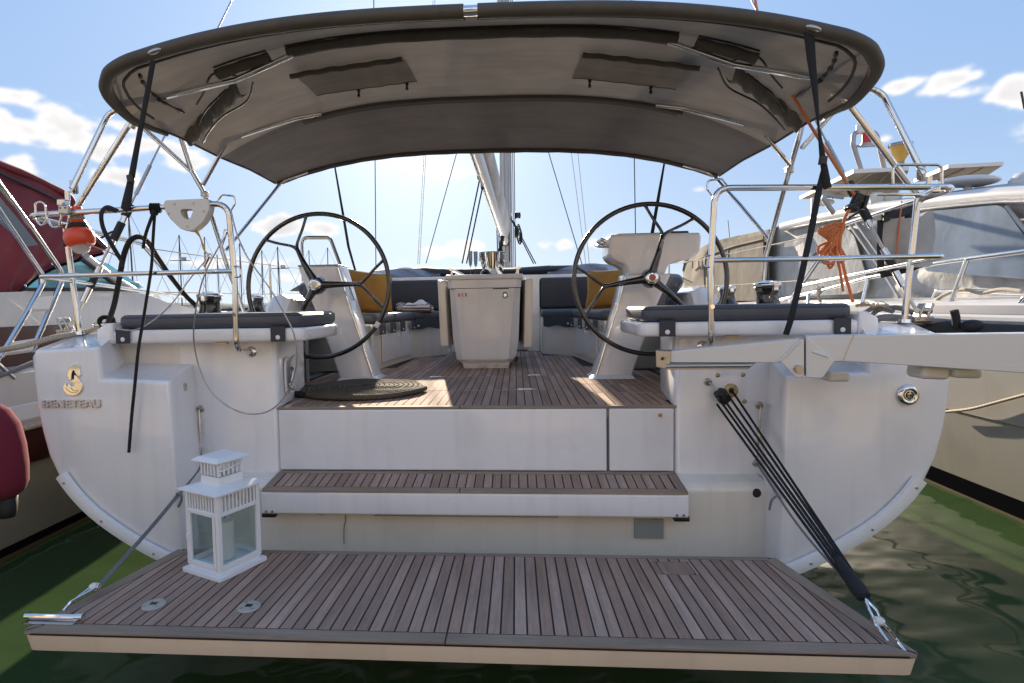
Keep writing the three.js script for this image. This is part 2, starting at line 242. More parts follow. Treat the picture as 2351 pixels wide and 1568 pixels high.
const M = {
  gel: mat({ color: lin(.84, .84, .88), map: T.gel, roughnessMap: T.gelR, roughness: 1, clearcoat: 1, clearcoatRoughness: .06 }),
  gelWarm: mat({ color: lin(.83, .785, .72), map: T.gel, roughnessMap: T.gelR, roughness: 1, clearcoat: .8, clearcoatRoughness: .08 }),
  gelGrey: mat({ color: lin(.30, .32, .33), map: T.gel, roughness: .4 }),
  edge: mat({ color: lin(.88, .70, .54), map: T.gel, roughness: .42 }),
  caulk: mat({ color: lin(.012, .012, .013), roughness: .7 }),
  steel: mat({ color: lin(.72, .71, .69), metalness: 1, roughness: .13 }),
  steelDull: mat({ color: lin(.50, .48, .45), metalness: 1, roughness: .34 }),
  letterChrome: mat({ color: lin(.62, .62, .64), metalness: 1, roughness: .30 }),
  chrome: mat({ color: lin(.80, .79, .77), metalness: 1, roughness: .05 }),
  brass: mat({ color: lin(.45, .36, .18), metalness: 1, roughness: .35 }),
  alu: mat({ color: lin(.70, .69, .68), metalness: .25, roughness: .45, roughnessMap: null, bumpMap: T.scratch, bumpScale: .0006 }),
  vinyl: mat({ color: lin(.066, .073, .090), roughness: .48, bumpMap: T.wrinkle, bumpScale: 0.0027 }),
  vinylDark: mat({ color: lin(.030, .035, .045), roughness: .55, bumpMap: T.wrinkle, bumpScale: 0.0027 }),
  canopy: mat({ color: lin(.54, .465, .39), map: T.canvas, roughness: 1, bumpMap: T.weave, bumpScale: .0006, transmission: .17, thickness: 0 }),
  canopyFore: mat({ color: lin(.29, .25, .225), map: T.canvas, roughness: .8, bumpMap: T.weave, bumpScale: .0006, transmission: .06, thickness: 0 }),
  canopyDark: mat({ color: lin(.135, .118, .10), map: T.canvas, roughness: .75, bumpMap: T.wrinkle, bumpScale: 0.0036 }),
  hem: mat({ color: lin(.15, .13, .105), map: T.canvas, roughness: .6, bumpMap: T.wrinkle, bumpScale: 0.0018 }),
  strap: mat({ color: lin(.012, .014, .020), roughness: .75, bumpMap: T.weave, bumpScale: .0006 }),
  carbon: mat({ color: lin(.006, .0065, .007), roughness: .22, clearcoat: 1, clearcoatRoughness: .04 }),
  black: mat({ color: lin(.014, .014, .015), roughness: .38 }),
  rubber: mat({ color: lin(.018, .018, .019), roughness: .7 }),
  ropeBlack: mat({ color: lin(.014, .014, .016), roughness: .85, bumpMap: T.strand, bumpScale: .003 }),
  ropeCoil: mat({ color: lin(.095, .078, .058), roughness: .85, bumpMap: T.strand, bumpScale: .004 }),
  ropeGrey: mat({ color: lin(.20, .20, .215), roughness: .8, bumpMap: T.strand, bumpScale: .003 }),
  ropeCream: mat({ color: lin(.48, .42, .33), roughness: .85, bumpMap: T.strand, bumpScale: .004 }),
  ropeOrange: mat({ color: lin(.62, .20, .075), roughness: .8, bumpMap: T.strand, bumpScale: .002 }),
  ropeYellow: mat({ color: lin(.55, .34, .10), roughness: .8 }),
  wire: mat({ color: lin(.45, .45, .46), metalness: .8, roughness: .38 }),
  wireDark: mat({ color: lin(.05, .05, .055), roughness: .5 }),
  white: mat({ color: lin(.78, .79, .80), roughness: .38 }),
  whitePlastic: mat({ color: lin(.70, .68, .63), roughness: .42 }),
  lantern: mat({ color: lin(.80, .81, .83), roughness: .32 }),
  orange: mat({ color: lin(.72, .065, .018), roughness: .38, clearcoat: .3 }),
  red: mat({ color: lin(.55, .02, .02), roughness: .4 }),
  amber: mat({ color: lin(.72, .46, .10), roughness: .4, transmission: .25, thickness: 0 }),
  lens: mat({ color: lin(.85, .85, .85), roughness: .12, transmission: .5, thickness: 0 }),
  flute: mat({ color: lin(.55, .60, .64), roughness: .03, transmission: .9, thickness: 0, ior: 1.5 }),
  socket: mat({ color: lin(.40, .385, .345), roughness: .45 }),
  glass: mat({ color: lin(.88, .92, .92), roughness: .0, transmission: 1, thickness: 0, ior: 1.5 }),
  glassBlue: mat({ color: lin(.45, .72, .78), roughness: .05, transmission: .75, thickness: 0 }),
  vinylClear: mat({ color: lin(.30, .36, .46), roughness: .16, transmission: .35, thickness: 0, bumpMap: T.wrinkle, bumpScale: 0.0066 }),
  yellow: mat({ color: lin(.50, .235, .030), map: T.cloth, roughness: .8, sheen: .3, bumpMap: T.wrinkle, bumpScale: 0.0054 }),
  towel: mat({ color: lin(.74, .70, .66), roughness: .95, bumpMap: T.weave, bumpScale: .003 }),
  towelPeach: mat({ color: lin(.70, .50, .38), roughness: .95, bumpMap: T.weave, bumpScale: .003 }),
  wax: mat({ color: lin(.78, .77, .72), roughness: .5 }),
  maroon: mat({ color: lin(.23, .018, .036), map: T.cloth, roughness: .7, bumpMap: T.wrinkle, bumpScale: 0.0044, transmission: .08, thickness: 0 }),
  maroonFur: mat({ color: lin(.15, .012, .03), roughness: .95, sheen: 1, sheenRoughness: .6, bumpMap: T.soft, bumpScale: .003 }),
  maroonPaint: mat({ color: lin(.075, .012, .012), roughness: .3, map: T.cloth }),
  hullBeige: mat({ color: lin(.37, .355, .33), map: T.gel, roughness: .35, clearcoat: .3 }),
  hullWhite: mat({ color: lin(.62, .62, .63), map: T.gel, roughness: .3, clearcoat: .4 }),
  boot: mat({ color: lin(.008, .008, .010), roughness: 1, specularIntensity: 0 }),
  weed: mat({ color: lin(.10, .07, .03), roughness: .9 }),
  navy: mat({ color: lin(.02, .04, .10), roughness: .35 }),
  tan: mat({ color: lin(.30, .245, .18), map: T.cloth, roughness: .85, bumpMap: T.wrinkle, bumpScale: 0.0066 }),
  tanDark: mat({ color: lin(.20, .17, .135), map: T.cloth, roughness: .85, bumpMap: T.wrinkle, bumpScale: 0.0066 }),
  whiteCanvas: mat({ color: lin(.55, .55, .55), map: T.cloth, roughness: .7, bumpMap: T.wrinkle, bumpScale: 0.0110 }),
  panelBack: mat({ color: lin(.42, .34, .24), map: T.cloth, roughness: .55 }),
  smoke: mat({ color: lin(.20, .27, .37), roughness: .28, bumpMap: T.wrinkle, bumpScale: .0025, map: T.cloth }),
  sail: mat({ color: lin(.72, .70, .66), map: T.cloth, roughness: .8, bumpMap: T.wrinkle, bumpScale: 0.0044 }),
  mastGrey: mat({ color: lin(.33, .34, .36), metalness: .6, roughness: .4 }),
  hoodCanvas: mat({ color: lin(.022, .024, .028), roughness: .7, bumpMap: T.wrinkle, bumpScale: 0.0066 }),
  water: mat({ color: lin(.034, .062, .023), roughness: .055, ior: 1.33, specularIntensity: .36 }),
  stone: mat({ color: lin(.52, .47, .40), map: T.stone, roughness: .9 }),
  plasterA: mat({ color: lin(.60, .51, .42), map: T.stone, roughness: .9 }),
  plasterB: mat({ color: lin(.62, .57, .51), map: T.stone, roughness: .9 }),
  shutter: mat({ color: lin(.10, .14, .13), roughness: .6 }),
  hill: mat({ color: lin(.035, .05, .03), roughness: 1 }),
};
for (const k of ['vinyl', 'vinylDark']) M[k].bumpMap = T.wrinkle;
const teakTints = [[.250, .205, .180], [.274, .226, .199], [.222, .180, .156], [.300, .252, .226], [.245, .194, .163]].map(c => mat({ color: lin(c[0] * 3.1, c[1] * 2.88, c[2] * 2.85), map: T.teak, roughness: .85, specularIntensity: .35, bumpMap: T.teakB, bumpScale: .0007 }));
const teakTrim = mat({ color: lin(.64, .54, .46), map: T.teak, roughness: .75, specularIntensity: .4, bumpMap: T.teakB, bumpScale: .0006 });
const R = rng(20240611);
/* ------------------------------------------------------------------ water, far shore, quay */
{
  const nx = 420, nz = 300, pos = [], idx = [];
  const x0 = -9, x1 = 9, z0 = -11, z1 = 1.2;
  for (let j = 0; j <= nz; j++) for (let i = 0; i <= nx; i++) {
    const x = mix(x0, x1, i / nx), z = mix(z0, z1, j / nz);
    const a = fbm(x * 1.3 + 4 + z * .5, z * 2.6, 1.7, 3) - .5, b = fbm(x * 3.4 - z * 1.6 + 9, z * 6.5, 6.1, 3) - .5, c = fbm(x * 8 + z * 3, z * 14, 3.3, 2) - .5;
    const calm = .55 + .45 * sstep(.35, .65, fbm(x * .5, z * .5, 8.8, 2));
    pos.push(x, (a * .022 + b * .020 * calm + c * .009 * calm), z);
  }
  for (let j = 0; j < nz; j++) for (let i = 0; i < nx; i++) { const a = j * (nx + 1) + i, b = a + 1, c = a + nx + 1, d = c + 1; idx.push(a, c, b, b, c, d); }
  const g = new THREE.BufferGeometry(); g.setAttribute('position', new THREE.Float32BufferAttribute(pos, 3)); g.setIndex(idx); g.computeVertexNormals();
  const near = new THREE.Mesh(g, M.water); near.name = 'water'; near.receiveShadow = true; near.userData = { kind: 'structure', label: 'dark green rippled harbour water' }; scene.add(near);
  const far = new THREE.Mesh(new THREE.PlaneGeometry(5000, 5000), mat({ color: lin(.015, .034, .02), roughness: .16, ior: 1.33 }));
  far.rotation.x = -Math.PI / 2; far.position.y = -.09; far.name = 'water_001'; far.receiveShadow = true; far.userData = { kind: 'structure', label: 'open harbour water out to the far shore' }; scene.add(far);
  // the low wooded shore across the harbour
  const hp = [], hi = []; const n = 160;
  for (let i = 0; i <= n; i++) { const a = mix(-70, 60, i / n) * Math.PI / 180, r = 420; const hh = 2.2 + 6 * sstep(.3, .8, fbm(i * .09, 2, 3, 4)) * (i < n * .52 ? 1 : .6);
    for (const [rr, y] of [[r, -2], [r + 4, hh * .55], [r + 10, hh], [r + 60, hh + 2]]) hp.push(Math.sin(a) * rr, y, -Math.cos(a) * rr); }
  for (let i = 0; i < n; i++) for (let k = 0; k < 3; k++) { const a = i * 4 + k, b = a + 4; hi.push(a, a + 1, b, b, a + 1, b + 1); }
  const hg = new THREE.BufferGeometry(); hg.setAttribute('position', new THREE.Float32BufferAttribute(hp, 3)); hg.setIndex(hi); hg.computeVertexNormals();
  const hill = new THREE.Mesh(hg, M.hill); hill.name = 'hills'; hill.userData = { kind: 'structure', label: 'low dark shoreline far across the harbour' }; scene.add(hill);
  // the stone quay the photograph is taken from, and the sunlit house fronts behind it (seen only in reflections)
  const q = add(scene, 'quay', [boxg(70, 1.6, 40, 0, .0, 20.6), boxg(70, .16, .5, 0, .86, .82)], M.stone); q.name = 'quay'; q.userData = { kind: 'structure', label: 'pale stone quay behind the boats' };
  const fronts = [[-21, 11, 8.2, M.plasterA], [-8, 12, 8.8, M.plasterB], [6, 11, 8.1, M.plasterA], [19, 12, 8.8, M.plasterB]];
  fronts.forEach(([x, w, h, m], i) => {
    const b = thing('house', ['ochre plaster house on the quay, farthest to port', 'cream plaster house on the quay behind the camera', 'tall ochre plaster house on the quay', 'cream plaster house on the quay, farthest to starboard'][i], 'house', [x, .8, 22]);
    add(b, 'wall', boxg(w, h, 7, 0, h / 2, 3.5), m); add(b, 'roof', boxg(w + .6, .35, 7.6, 0, h + .175, 3.5), M.tan);
    for (let f = 0; f < 3; f++) for (let k = 0; k < 4; k++) add(b, 'window', boxg(1.0, 1.3, .08, -w / 2 + w * (k + .5) / 4, 1.7 + f * 2.6, -.045), M.shutter);
  });
}
/* ------------------------------------------------------------------ the sailing yacht: hull, transom, platform, step, cockpit sole */
const yacht = thing('sailing_yacht', 'white sailing yacht seen from astern with open cockpit and teak swim platform', 'sailing yacht');
const swapUV = g => { const u = g.attributes.uv; for (let i = 0; i < u.count; i++) { const a = u.getX(i); u.setXY(i, u.getY(i), a); } return g; };
function prismXZ(poly, y0, yTop, along = 'z') { // a flat board with its top following yTop(x, z)
  const top = poly.map(p => V(p[0], yTop(p[0], p[1]), p[1])), bot = poly.map(p => V(p[0], yTop(p[0], p[1]) - y0, p[1]));
  const ch = inset(poly, .0012).map(p => V(p[0], yTop(p[0], p[1]) + .0008, p[1]));
  const g = skin([bot, top, ch], true, .3); boxUV(g, R() * 3, R() * 3); return along === 'x' ? swapUV(g) : g;
}
function planks(parent, x0, x1, pitch, gap, shapeFor, yTop, name = 'plank', th = .008) {
  for (let x = x0; x < x1 - .001; x += pitch) for (const poly of shapeFor(x + gap / 2, x + pitch - gap / 2)) if (poly.length > 2) add(parent, name, prismXZ(poly, th, yTop), teakTints[Math.floor(R() * 5)]);
}
{ // hull skin, deck and the two wings of the transom
  const half = [[2.44, 1.43], [2.468, 1.385], [2.462, 1.25], [2.452, 1.10], [2.432, .96], [2.40, .82], [2.345, .69], [2.275, .592], [2.175, .485], [2.04, .38], [1.89, .287], [1.76, .22], [1.63, .165]];
  const prof = [[1.63, .165], [1.2, .08], [.6, .03], [0, .015]];
  const st = [[-3.36, 1.015, 1], [-5, 1.04, 1], [-7.5, 1.03, .97], [-10, .88, .94], [-12.5, .58, .95], [-14.5, .28, 1.02], [-16.2, .03, 1.1]];
  for (const s of [-1, 1]) {
    const rings = st.map(([z, k, yk]) => [[2.47, 1.49], ...half.slice(1), ...prof.slice(1), [0, -.3]].map(([x, y]) => V(s * x * k, y * yk - (k < .9 ? (1 - k) * .0 : 0), z)));
    add(yacht, 'hull', skin(rings, false, .8, false), M.gel);
    const front = [...half, [1.65, 1.243], [2.05, 1.262], [2.06, 1.44]].map(p => [s * p[0], p[1]]);
    const back = [[2.50, 1.492], [2.51, 1.44], ...half.slice(2).map(p => [p[0] * 1.012, p[1]]), [1.725, 1.306], [2.165, 1.315], [2.225, 1.495]].map(p => [s * p[0], p[1]]);
    const rg = [], r = .028; for (let k = 0; k <= 4; k++) { const a = k / 4 * Math.PI / 2, q = inset(front, r * (1 - Math.sin(a))); rg.push(q.map(p => V(p[0], p[1], -3.0 - r * (1 - Math.cos(a))))); }
    rg.push(back.map(p => V(p[0], p[1], -3.37)));
    add(yacht, 'transom_wing', skin(rg, true, .75), M.gel);
    // white rubbing strips low on the quarters
    const bp = half.slice(6, 13).map(p => [s * (p[0] - .012), p[1] + .008]);
    const cv = curve(bp.map(p => V(p[0], p[1], -2.99)), 14), nn = cv.map((p, i) => { const t = V().copy(cv[Math.min(i + 1, 14)]).sub(cv[Math.max(i - 1, 0)]).normalize(); return V(t.y * s, -t.x * s, 0).multiplyScalar(t.y * s > 0 ? 1 : 1); });
    const inw = cv.map((p, i) => { const n = nn[i]; return (n.y < 0 ? n.clone().negate() : n); });
    const strip = cv.map((p, i) => { const n = inw[i]; return [V(0, 0, 0), V(0, 0, .018), V(n.x * .03, n.y * .03, .026), V(n.x * .06, n.y * .06, .018), V(n.x * .066, n.y * .066, 0)].map(o => o.add(p)); });
    add(yacht, 'rubbing_strip', skin(strip, true, .9), M.white);
    for (const i of [1, 6, 11]) add(yacht, 'strip_screw', cyl(.006, .006, .006, cv[i].x + inw[i].x * .032, cv[i].y + inw[i].y * .032, -2.963, Math.PI / 2, 0, 0, 10), M.steelDull);
    // side deck and coaming along the cockpit
    add(yacht, 'side_deck', slab([[s * 1.5, -3.37], [s * 2.49, -3.37], [s * 2.55, -5], [s * 2.52, -7.5], [s * 2.3, -10], [s * 1.2, -13.4], [s * .1, -15.9], [s * .1, -9], [s * 1.5, -9]], 1.44, 1.495, .01, flatY, false), M.gel);
    const co = [[2.13, 1.45], [2.16, 1.5], [2.15, 1.545], [2.10, 1.575], [1.9, 1.575], [1.9, 1.45]];
    add(yacht, 'quarter_block', slab([[2.12, 1.44], [2.235, 1.44], [2.225, 1.53], [2.17, 1.565], [2.12, 1.565]].map(p => [s * p[0], p[1]]), -4.2, -3.2, .02, faceZ), M.gel);
    // long coaming that carries the bench backrests
    const rgC = [[-4.95, 0], [-5.15, 1], [-7.4, 1], [-8.2, .9]].map(([z, k]) => [[1.80, 1.44], [2.14, 1.44], [2.06, 1.5 + .16 * k], [1.98, 1.53 + .22 * k], [1.90, 1.54 + .23 * k], [1.82, 1.52 + .20 * k]].map(p => V(s * p[0], p[1], z)));
    add(yacht, 'coaming', skin(rgC, true, .5), M.gel);
  }
  // the flat floor under the cockpit and the transom between the wings
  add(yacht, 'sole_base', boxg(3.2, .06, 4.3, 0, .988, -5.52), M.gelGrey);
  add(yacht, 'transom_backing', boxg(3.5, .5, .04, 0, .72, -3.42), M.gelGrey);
  for (const s of [-1, 1]) add(yacht, 'coaming_wall', boxg(.56, .30, .04, s * 1.99, 1.35, -3.372), M.gelWarm);
  const lp = soften([[-3.42, .06], [-3.215, .06], [-3.195, .585], [-3.225, .622], [-3.42, .63]], [0, 0, .05, .05, 0]);
  add(yacht, 'lower_transom', [skin([-1.655, 1.655].map(x => lp.map(p => V(x, p[1], p[0]))), true, .5)], M.gelWarm);
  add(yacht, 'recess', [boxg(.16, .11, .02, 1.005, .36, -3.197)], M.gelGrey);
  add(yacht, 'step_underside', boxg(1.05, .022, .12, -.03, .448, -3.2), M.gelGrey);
  // the panels of the riser below the cockpit
  add(yacht, 'riser_panel', rbox(1.987, .372, .05, .008, -.196, .828, -3.373), M.gel, 'large white riser panel between step and cockpit sole');
  add(yacht, 'riser_panel', rbox(.372, .372, .05, .008, .999, .828, -3.373), M.gel, 'narrow white riser panel with brass button');
  add(yacht, 'panel_button', cyl(.011, .011, .012, 1.105, .975, -3.346, Math.PI / 2), M.brass);
}
{ // the folding swim platform
  const P = part(yacht, 'swim_platform');
  const zf = -1.98, zb = -2.815, xf = 1.65, xb = 1.53, yT = (x, z) => .412 + (z - zf) * .048;
  const out = soften([[-xf, zf], [xf, zf], [xb, zb], [-xb, zb]], [.05, .05, .02, .02]);
  const ring = (ins, dy) => inset(out, ins).map(p => V(p[0], yT(p[0], p[1]) + dy, p[1]));
  add(P, 'platform_edge', skin([ring(.03, -.088), ring(.016, -.084), ring(.004, -.024), ring(.004, -.0155)], true, .5), M.edge);
  add(P, 'caulking', skin([ring(.0, -.0155), ring(.0, -.010), ring(.004, -.0014)], true, .4), M.caulk);
  const mw = .062, edgeX = (z, k) => mix(xf, xb, (z - zf) / (zb - zf)) - k;
  // boards round the rim, mitred at the corners
  const zi = zf - mw, zbi = zb + .034;
  const rim = (poly, along) => add(P, 'rim_board', prismXZ(poly, .013, yT, along), teakTrim);
  rim([[-xf + .022, zf - .001], [-.003, zf - .001], [-.003, zi], [-edgeX(zi, .075), zi]], 'x'); rim([[.003, zf - .001], [xf - .022, zf - .001], [edgeX(zi, .075), zi], [.003, zi]], 'x');
  rim([[-xb + .03, zb], [-.003, zb], [-.003, zbi], [-xb + .06, zbi]], 'x'); rim([[.003, zb], [xb - .03, zb], [xb - .06, zbi], [.003, zbi]], 'x');
  for (const s of [-1, 1]) { const a = []; for (let k = 0; k <= 6; k++) { const t = k / 6, z = mix(zi + .002, zbi - .002, t); a.push([s * edgeX(z, .069), z]); } rim([[s * (xf - .012), zf - .014], [s * edgeX(zb, .004), zb + .002], ...a.reverse()], 'z'); }
  const hx0 = .93, hx1 = 1.085, hz0 = -2.74, hz1 = -2.60; // small lid let into the planking
  planks(P, -1.65, 1.65, .05, .0072, (a, b) => {
    const lim = (x) => { let z0 = zi - .006, z1 = zbi + .006; return [z0, z1]; };
    const base = [[a, lim(a)[1]], [b, lim(b)[1]], [b, lim(b)[0]], [a, lim(a)[0]]];
    // keep clear of the slanting side boards: clip with chords of their inner edge
    let poly = base; const E = (t) => { const z = mix(zi, zbi, t); return [edgeX(z, .075), z]; };
    for (let k = 0; k < 1; k++) { const p = E(0), q = E(1), nx = -(q[1] - p[1]), nz = (q[0] - p[0]); for (const s of [1, -1]) poly = clip(poly, s * nx, nz, nx * p[0] + nz * p[1]); }
    if (poly.length < 3) return [];
    if (b > hx0 && a < hx1) { const o = [clip(poly, 0, 1, hz0 - .004), clip(poly, 0, -1, -(hz1 + .004))], mid = clip(clip(poly, 0, -1, -hz0), 0, 1, hz1); if (a < hx0 - .003) o.push(clip(mid, 1, 0, hx0)); if (b > hx1 + .003) o.push(clip(mid, -1, 0, -hx1)); return o; }
    return [poly];
  }, yT);
  add(P, 'platform_lid', prismXZ(soften(rectP(hx0 + .004, hx1 - .004, hz0, hz1), .02), .008, yT), teakTints[2]);
  // two round deck sockets
  for (const x of [-1.25, -.84]) { const S = part(P, 'deck_socket'), z = -2.196, y = yT(0, z); add(S, 'socket_plate', [lathe([[0, .001], [.043, .001], [.046, .004], [.046, .009], [.040, .0125], [0, .0125]], x, y, z)], M.socket); add(S, 'socket_hole', boxg(.028, .003, .020, x, y + .0125, z), M.black); for (const [sx, sz] of [[-1, -1], [1, -1], [-1, 1], [1, 1]]) add(S, 'socket_screw', cyl(.006, .006, .003, x + sx * .024, y + .0128, z + sz * .022, 0, 0, 0, 10), M.steelDull); }
  // hinge bar on the port corner
  const y = yT(0, -2.06);
  add(P, 'hinge_bar', [pipe([V(-1.69, y + .022, -2.055), V(-1.475, y + .022, -2.055)], .0105), cyl(.013, .013, .03, -1.462, y + .022, -2.055, 0, 0, Math.PI / 2)], M.chrome);
  add(P, 'hinge_plate', boxg(.21, .006, .05, -1.575, y + .004, -2.05), M.steel);
  for (const s of [-1, 1]) { const px = s * 1.585, pz = -2.20, yy = yT(0, pz); const dz = s > 0 ? .135 : 0, a = V(s * 1.605, yy + .004, -2.14 + dz), b = V(s * (1.565 + dz * .2), yy + .06, -2.27 + dz);
    add(P, 'lift_eye', [pipe([a, V(a.x - s * .006, a.y + .02, a.z - .03), V(b.x + .014, b.y - .02, b.z)], .006, .02, 8), pipe([V(a.x - .02, a.y, a.z - .06), V(b.x - .014, b.y - .02, b.z)], .006, 0, 8), cyl(.012, .012, .04, b.x, b.y - .02, b.z, 0, 0, Math.PI / 2, 12)], M.chrome); add(P, 'roller', cyl(.017, .017, .024, b.x, b.y - .02, b.z, 0, 0, Math.PI / 2, 14), M.whitePlastic); }
}
{ // the fixed step on the transom
  const S = part(yacht, 'transom_step'), yT = (x, z) => .604 + (z + 3.09) * -.14;
  const sb = soften([[-3.34, .462], [-3.085, .462], [-3.085, .590], [-3.34, .626]], .012); add(S, 'step_body', skin([-1.19, 1.19].map(x => sb.map(p => V(x, p[1], p[0]))), true, .7), M.gel);
  add(S, 'caulking', skin([[-3.088, 0], [-3.334, 0]].map(([z]) => [[-1.186, -.012], [1.186, -.012], [1.186, -.0014], [-1.186, -.0014]].map(p => V(p[0], yT(0, z) + p[1], z))), true, .3), M.caulk);
  const rim = (p, al) => add(S, 'rim_board', prismXZ(p, .012, yT, al), teakTrim);
  rim([[-1.188, -3.083], [-.056, -3.083], [-.056, -3.125], [-1.135, -3.125]], 'x'); rim([[-.05, -3.083], [1.188, -3.083], [1.135, -3.125], [-.05, -3.125]], 'x');
  rim([[-1.188, -3.335], [1.188, -3.335], [1.135, -3.308], [-1.135, -3.308]], 'x');
  for (const s of [-1, 1]) rim([[s * 1.19, -3.087], [s * 1.19, -3.332], [s * 1.14, -3.306], [s * 1.14, -3.127]], 'z');
  planks(S, -1.134, 1.134, .0504, .007, (a, b) => [rectP(a, b, -3.303, -3.131)], yT);
  for (const s of [-1, 1]) { add(S, 'step_catch', [rbox(.07, .026, .04, .008, s * 1.155, .447, -3.12), cyl(.017, .017, .05, s * 1.18, .445, -3.125, 0, 0, Math.PI / 2, 12)], M.black); for (const dx of [0, .035]) add(S, 'step_screw', cyl(.007, .007, .004, s * (1.165 - dx), .478, -3.0835, Math.PI / 2, 0, 0, 10), M.steelDull); }
  add(yacht, 'twine', tubeRaw(curve([V(-.742, .455, -3.19), V(-.738, .40, -3.19), V(-.748, .35, -3.19), V(-.752, .25, -3.19)], 12), .003, 6), teakTrim); for (const x of [-.88, -1.2]) add(yacht, 'wire_clip', torus(.03, .003, x, .455, -3.18, 0, 0, Math.PI, 20, 6, Math.PI), M.steelDull);
  for (const x of [-.63, .02, .66]) add(S, 'step_hinge', boxg(.09, .01, .012, x, .628, -3.338), M.steelDull);
}
{ // teak sole of the cockpit
  const C = part(yacht, 'cockpit_sole'), Y = 1.03, yT = () => Y;
  add(C, 'caulking', slab([[-1.2, -3.352], [1.2, -3.352], [1.5, -4.4], [1.5, -7.6], [-1.5, -7.6], [-1.5, -4.4]], 1.018, Y - .0013, .003, flatY, false), M.caulk);
  for (const [a, b] of [[-1.197, -.074], [-.068, 1.197]]) add(C, 'rim_board', prismXZ(rectP(a, b, -3.392, -3.35), .012, yT, 'x'), teakTrim);
  const hatches = [[-.51, .56, -4.80, -3.99], [.80, 1.19, -4.28, -3.86], [-1.19, -.80, -4.28, -3.86]];
  planks(C, -1.45, 1.45, .0537, .007, (a, b) => {
    const m = Math.max(Math.abs(a), Math.abs(b)), zs = m < 1.19 ? -3.397 : -3.40 - (m - 1.19) * 3.8, ze = m < .60 ? -7.35 : m < .95 ? -6.75 : m < 1.12 ? -5.5 : -5.15;
    let segs = [[ze, zs]]; for (const h of hatches) if (b > h[0] && a < h[1]) segs = segs.flatMap(([p, q]) => [[p, h[2] - .012], [h[2] + .012, h[3] - .012], [h[3] + .012, q]].filter(t => t[1] - t[0] > .02));
    return segs.map(([p, q]) => rectP(a, b, p, q));
  }, yT);
  for (const h of hatches) for (const z of [h[2], h[3]]) add(C, 'hatch_trim', prismXZ(rectP(h[0], h[1], z - .007, z + .007), .008, yT, 'x'), teakTints[3]);
  for (const [x, z] of [[-.41, -4.74], [.42, -4.80], [.33, -4.0]]) add(C, 'hatch_pull', [boxg(.15, .005, .03, x, Y + .003, z), pipe([V(x - .05, Y + .008, z), V(x + .05, Y + .008, z)], .005)], M.chrome);
}
/* ------------------------------------------------------------------ cockpit: helm seats, benches, pedestals, wheels, console, winches */
const font = await new FontLoader().loadAsync('fonts/droid/droid_sans_bold.typeface.json');
const fontR = await new FontLoader().loadAsync('fonts/droid/droid_sans_regular.typeface.json');
function letters(str, size, depth, f = font, bevel = 0) { const g = new TextGeometry(str, { font: f, size, depth, height: depth, curveSegments: 5, bevelEnabled: bevel > 0, bevelThickness: bevel, bevelSize: bevel * .7, bevelSegments: 2 }); g.computeBoundingBox(); return g; }
// a cushion: an outline with plump rounded edges and a seam of piping
const seatPlan = s => [[-2.10, -3.215], [-.975, -3.215], [-.995, -3.80], [-1.06, -4.12], [-2.10, -4.12]].map(p => [s * -p[0], p[1]]);
for (const s of [-1, 1]) {
  const B = part(yacht, 'helm_seat');
  const foot = soften([[1.192, -3.35], [1.80, -3.35], [1.80, -4.2], [1.42, -4.2], [1.27, -4.03], [1.192, -3.42]].map(p => [s * p[0], p[1]]), [.07, 0, 0, .04, .06, .05]);
  add(B, 'seat_base', slab(foot, .2, 1.45, .006, flatY, false), M.gel);
  const sp = soften(seatPlan(s).map((p, i) => [p[0] + s * [.02, -.02, -.04, -.02, .02][i], p[1] + [.015, .015, 0, -.02, -.02][i]]), [.02, .06, .1, .05, .02]);
  add(B, 'seat_slab', slab(sp, 1.442, 1.522, .018, flatY), M.gel);
  // drain slot under the slab
  add(B, 'slab_drain', boxg(.075, .008, .02, s * 1.46, 1.437, -3.215), M.brass);
  if (s < 0) { // shower recess and round hatch on the inner side of the port seat
    const G = part(B, 'shower_hatch'); const place = (a, b, t) => { const k = clamp((-3.45 - a) / .6); return V(-1.188 - k * .085 + t, b, a); };
    const ov = (cz, cy, w, h) => { const o = []; for (let i = 0; i < 28; i++) { const a = i / 28 * 2 * Math.PI; o.push([cz + Math.sign(Math.cos(a)) * Math.pow(Math.abs(Math.cos(a)), .7) * w, cy + Math.sign(Math.sin(a)) * Math.pow(Math.abs(Math.sin(a)), .7) * h]); } return o; };
    add(yacht, 'shower_lid', slab(ov(-3.72, 1.205, .115, .118), -.004, .014, .008, place), M.white); yacht.remove(G);
    const rimO = ov(-3.52, 1.205, .062, .125); add(yacht, 'shower_recess', [slab(rimO, -.004, .01, .006, place)], M.gel);
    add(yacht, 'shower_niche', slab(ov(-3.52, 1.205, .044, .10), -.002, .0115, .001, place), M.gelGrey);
    add(yacht, 'shower_head', [pipe([V(-1.175, 1.255, -3.545), V(-1.16, 1.235, -3.53), V(-1.165, 1.17, -3.505)], .011, .02, 8), cyl(.012, .012, .03, -1.175, 1.14, -3.52, 0, 0, .6, 12)], M.steelDull); B.remove(G);
  }
}
function cushion(name, label, plan, y0, y1, r, m, group) { const c = thing(name, label, 'cushion', [0, 0, 0], group); add(c, 'pad', slab(soften(plan, .05, 3), y0, y1, r, flatY, true, 5), m); return c; }
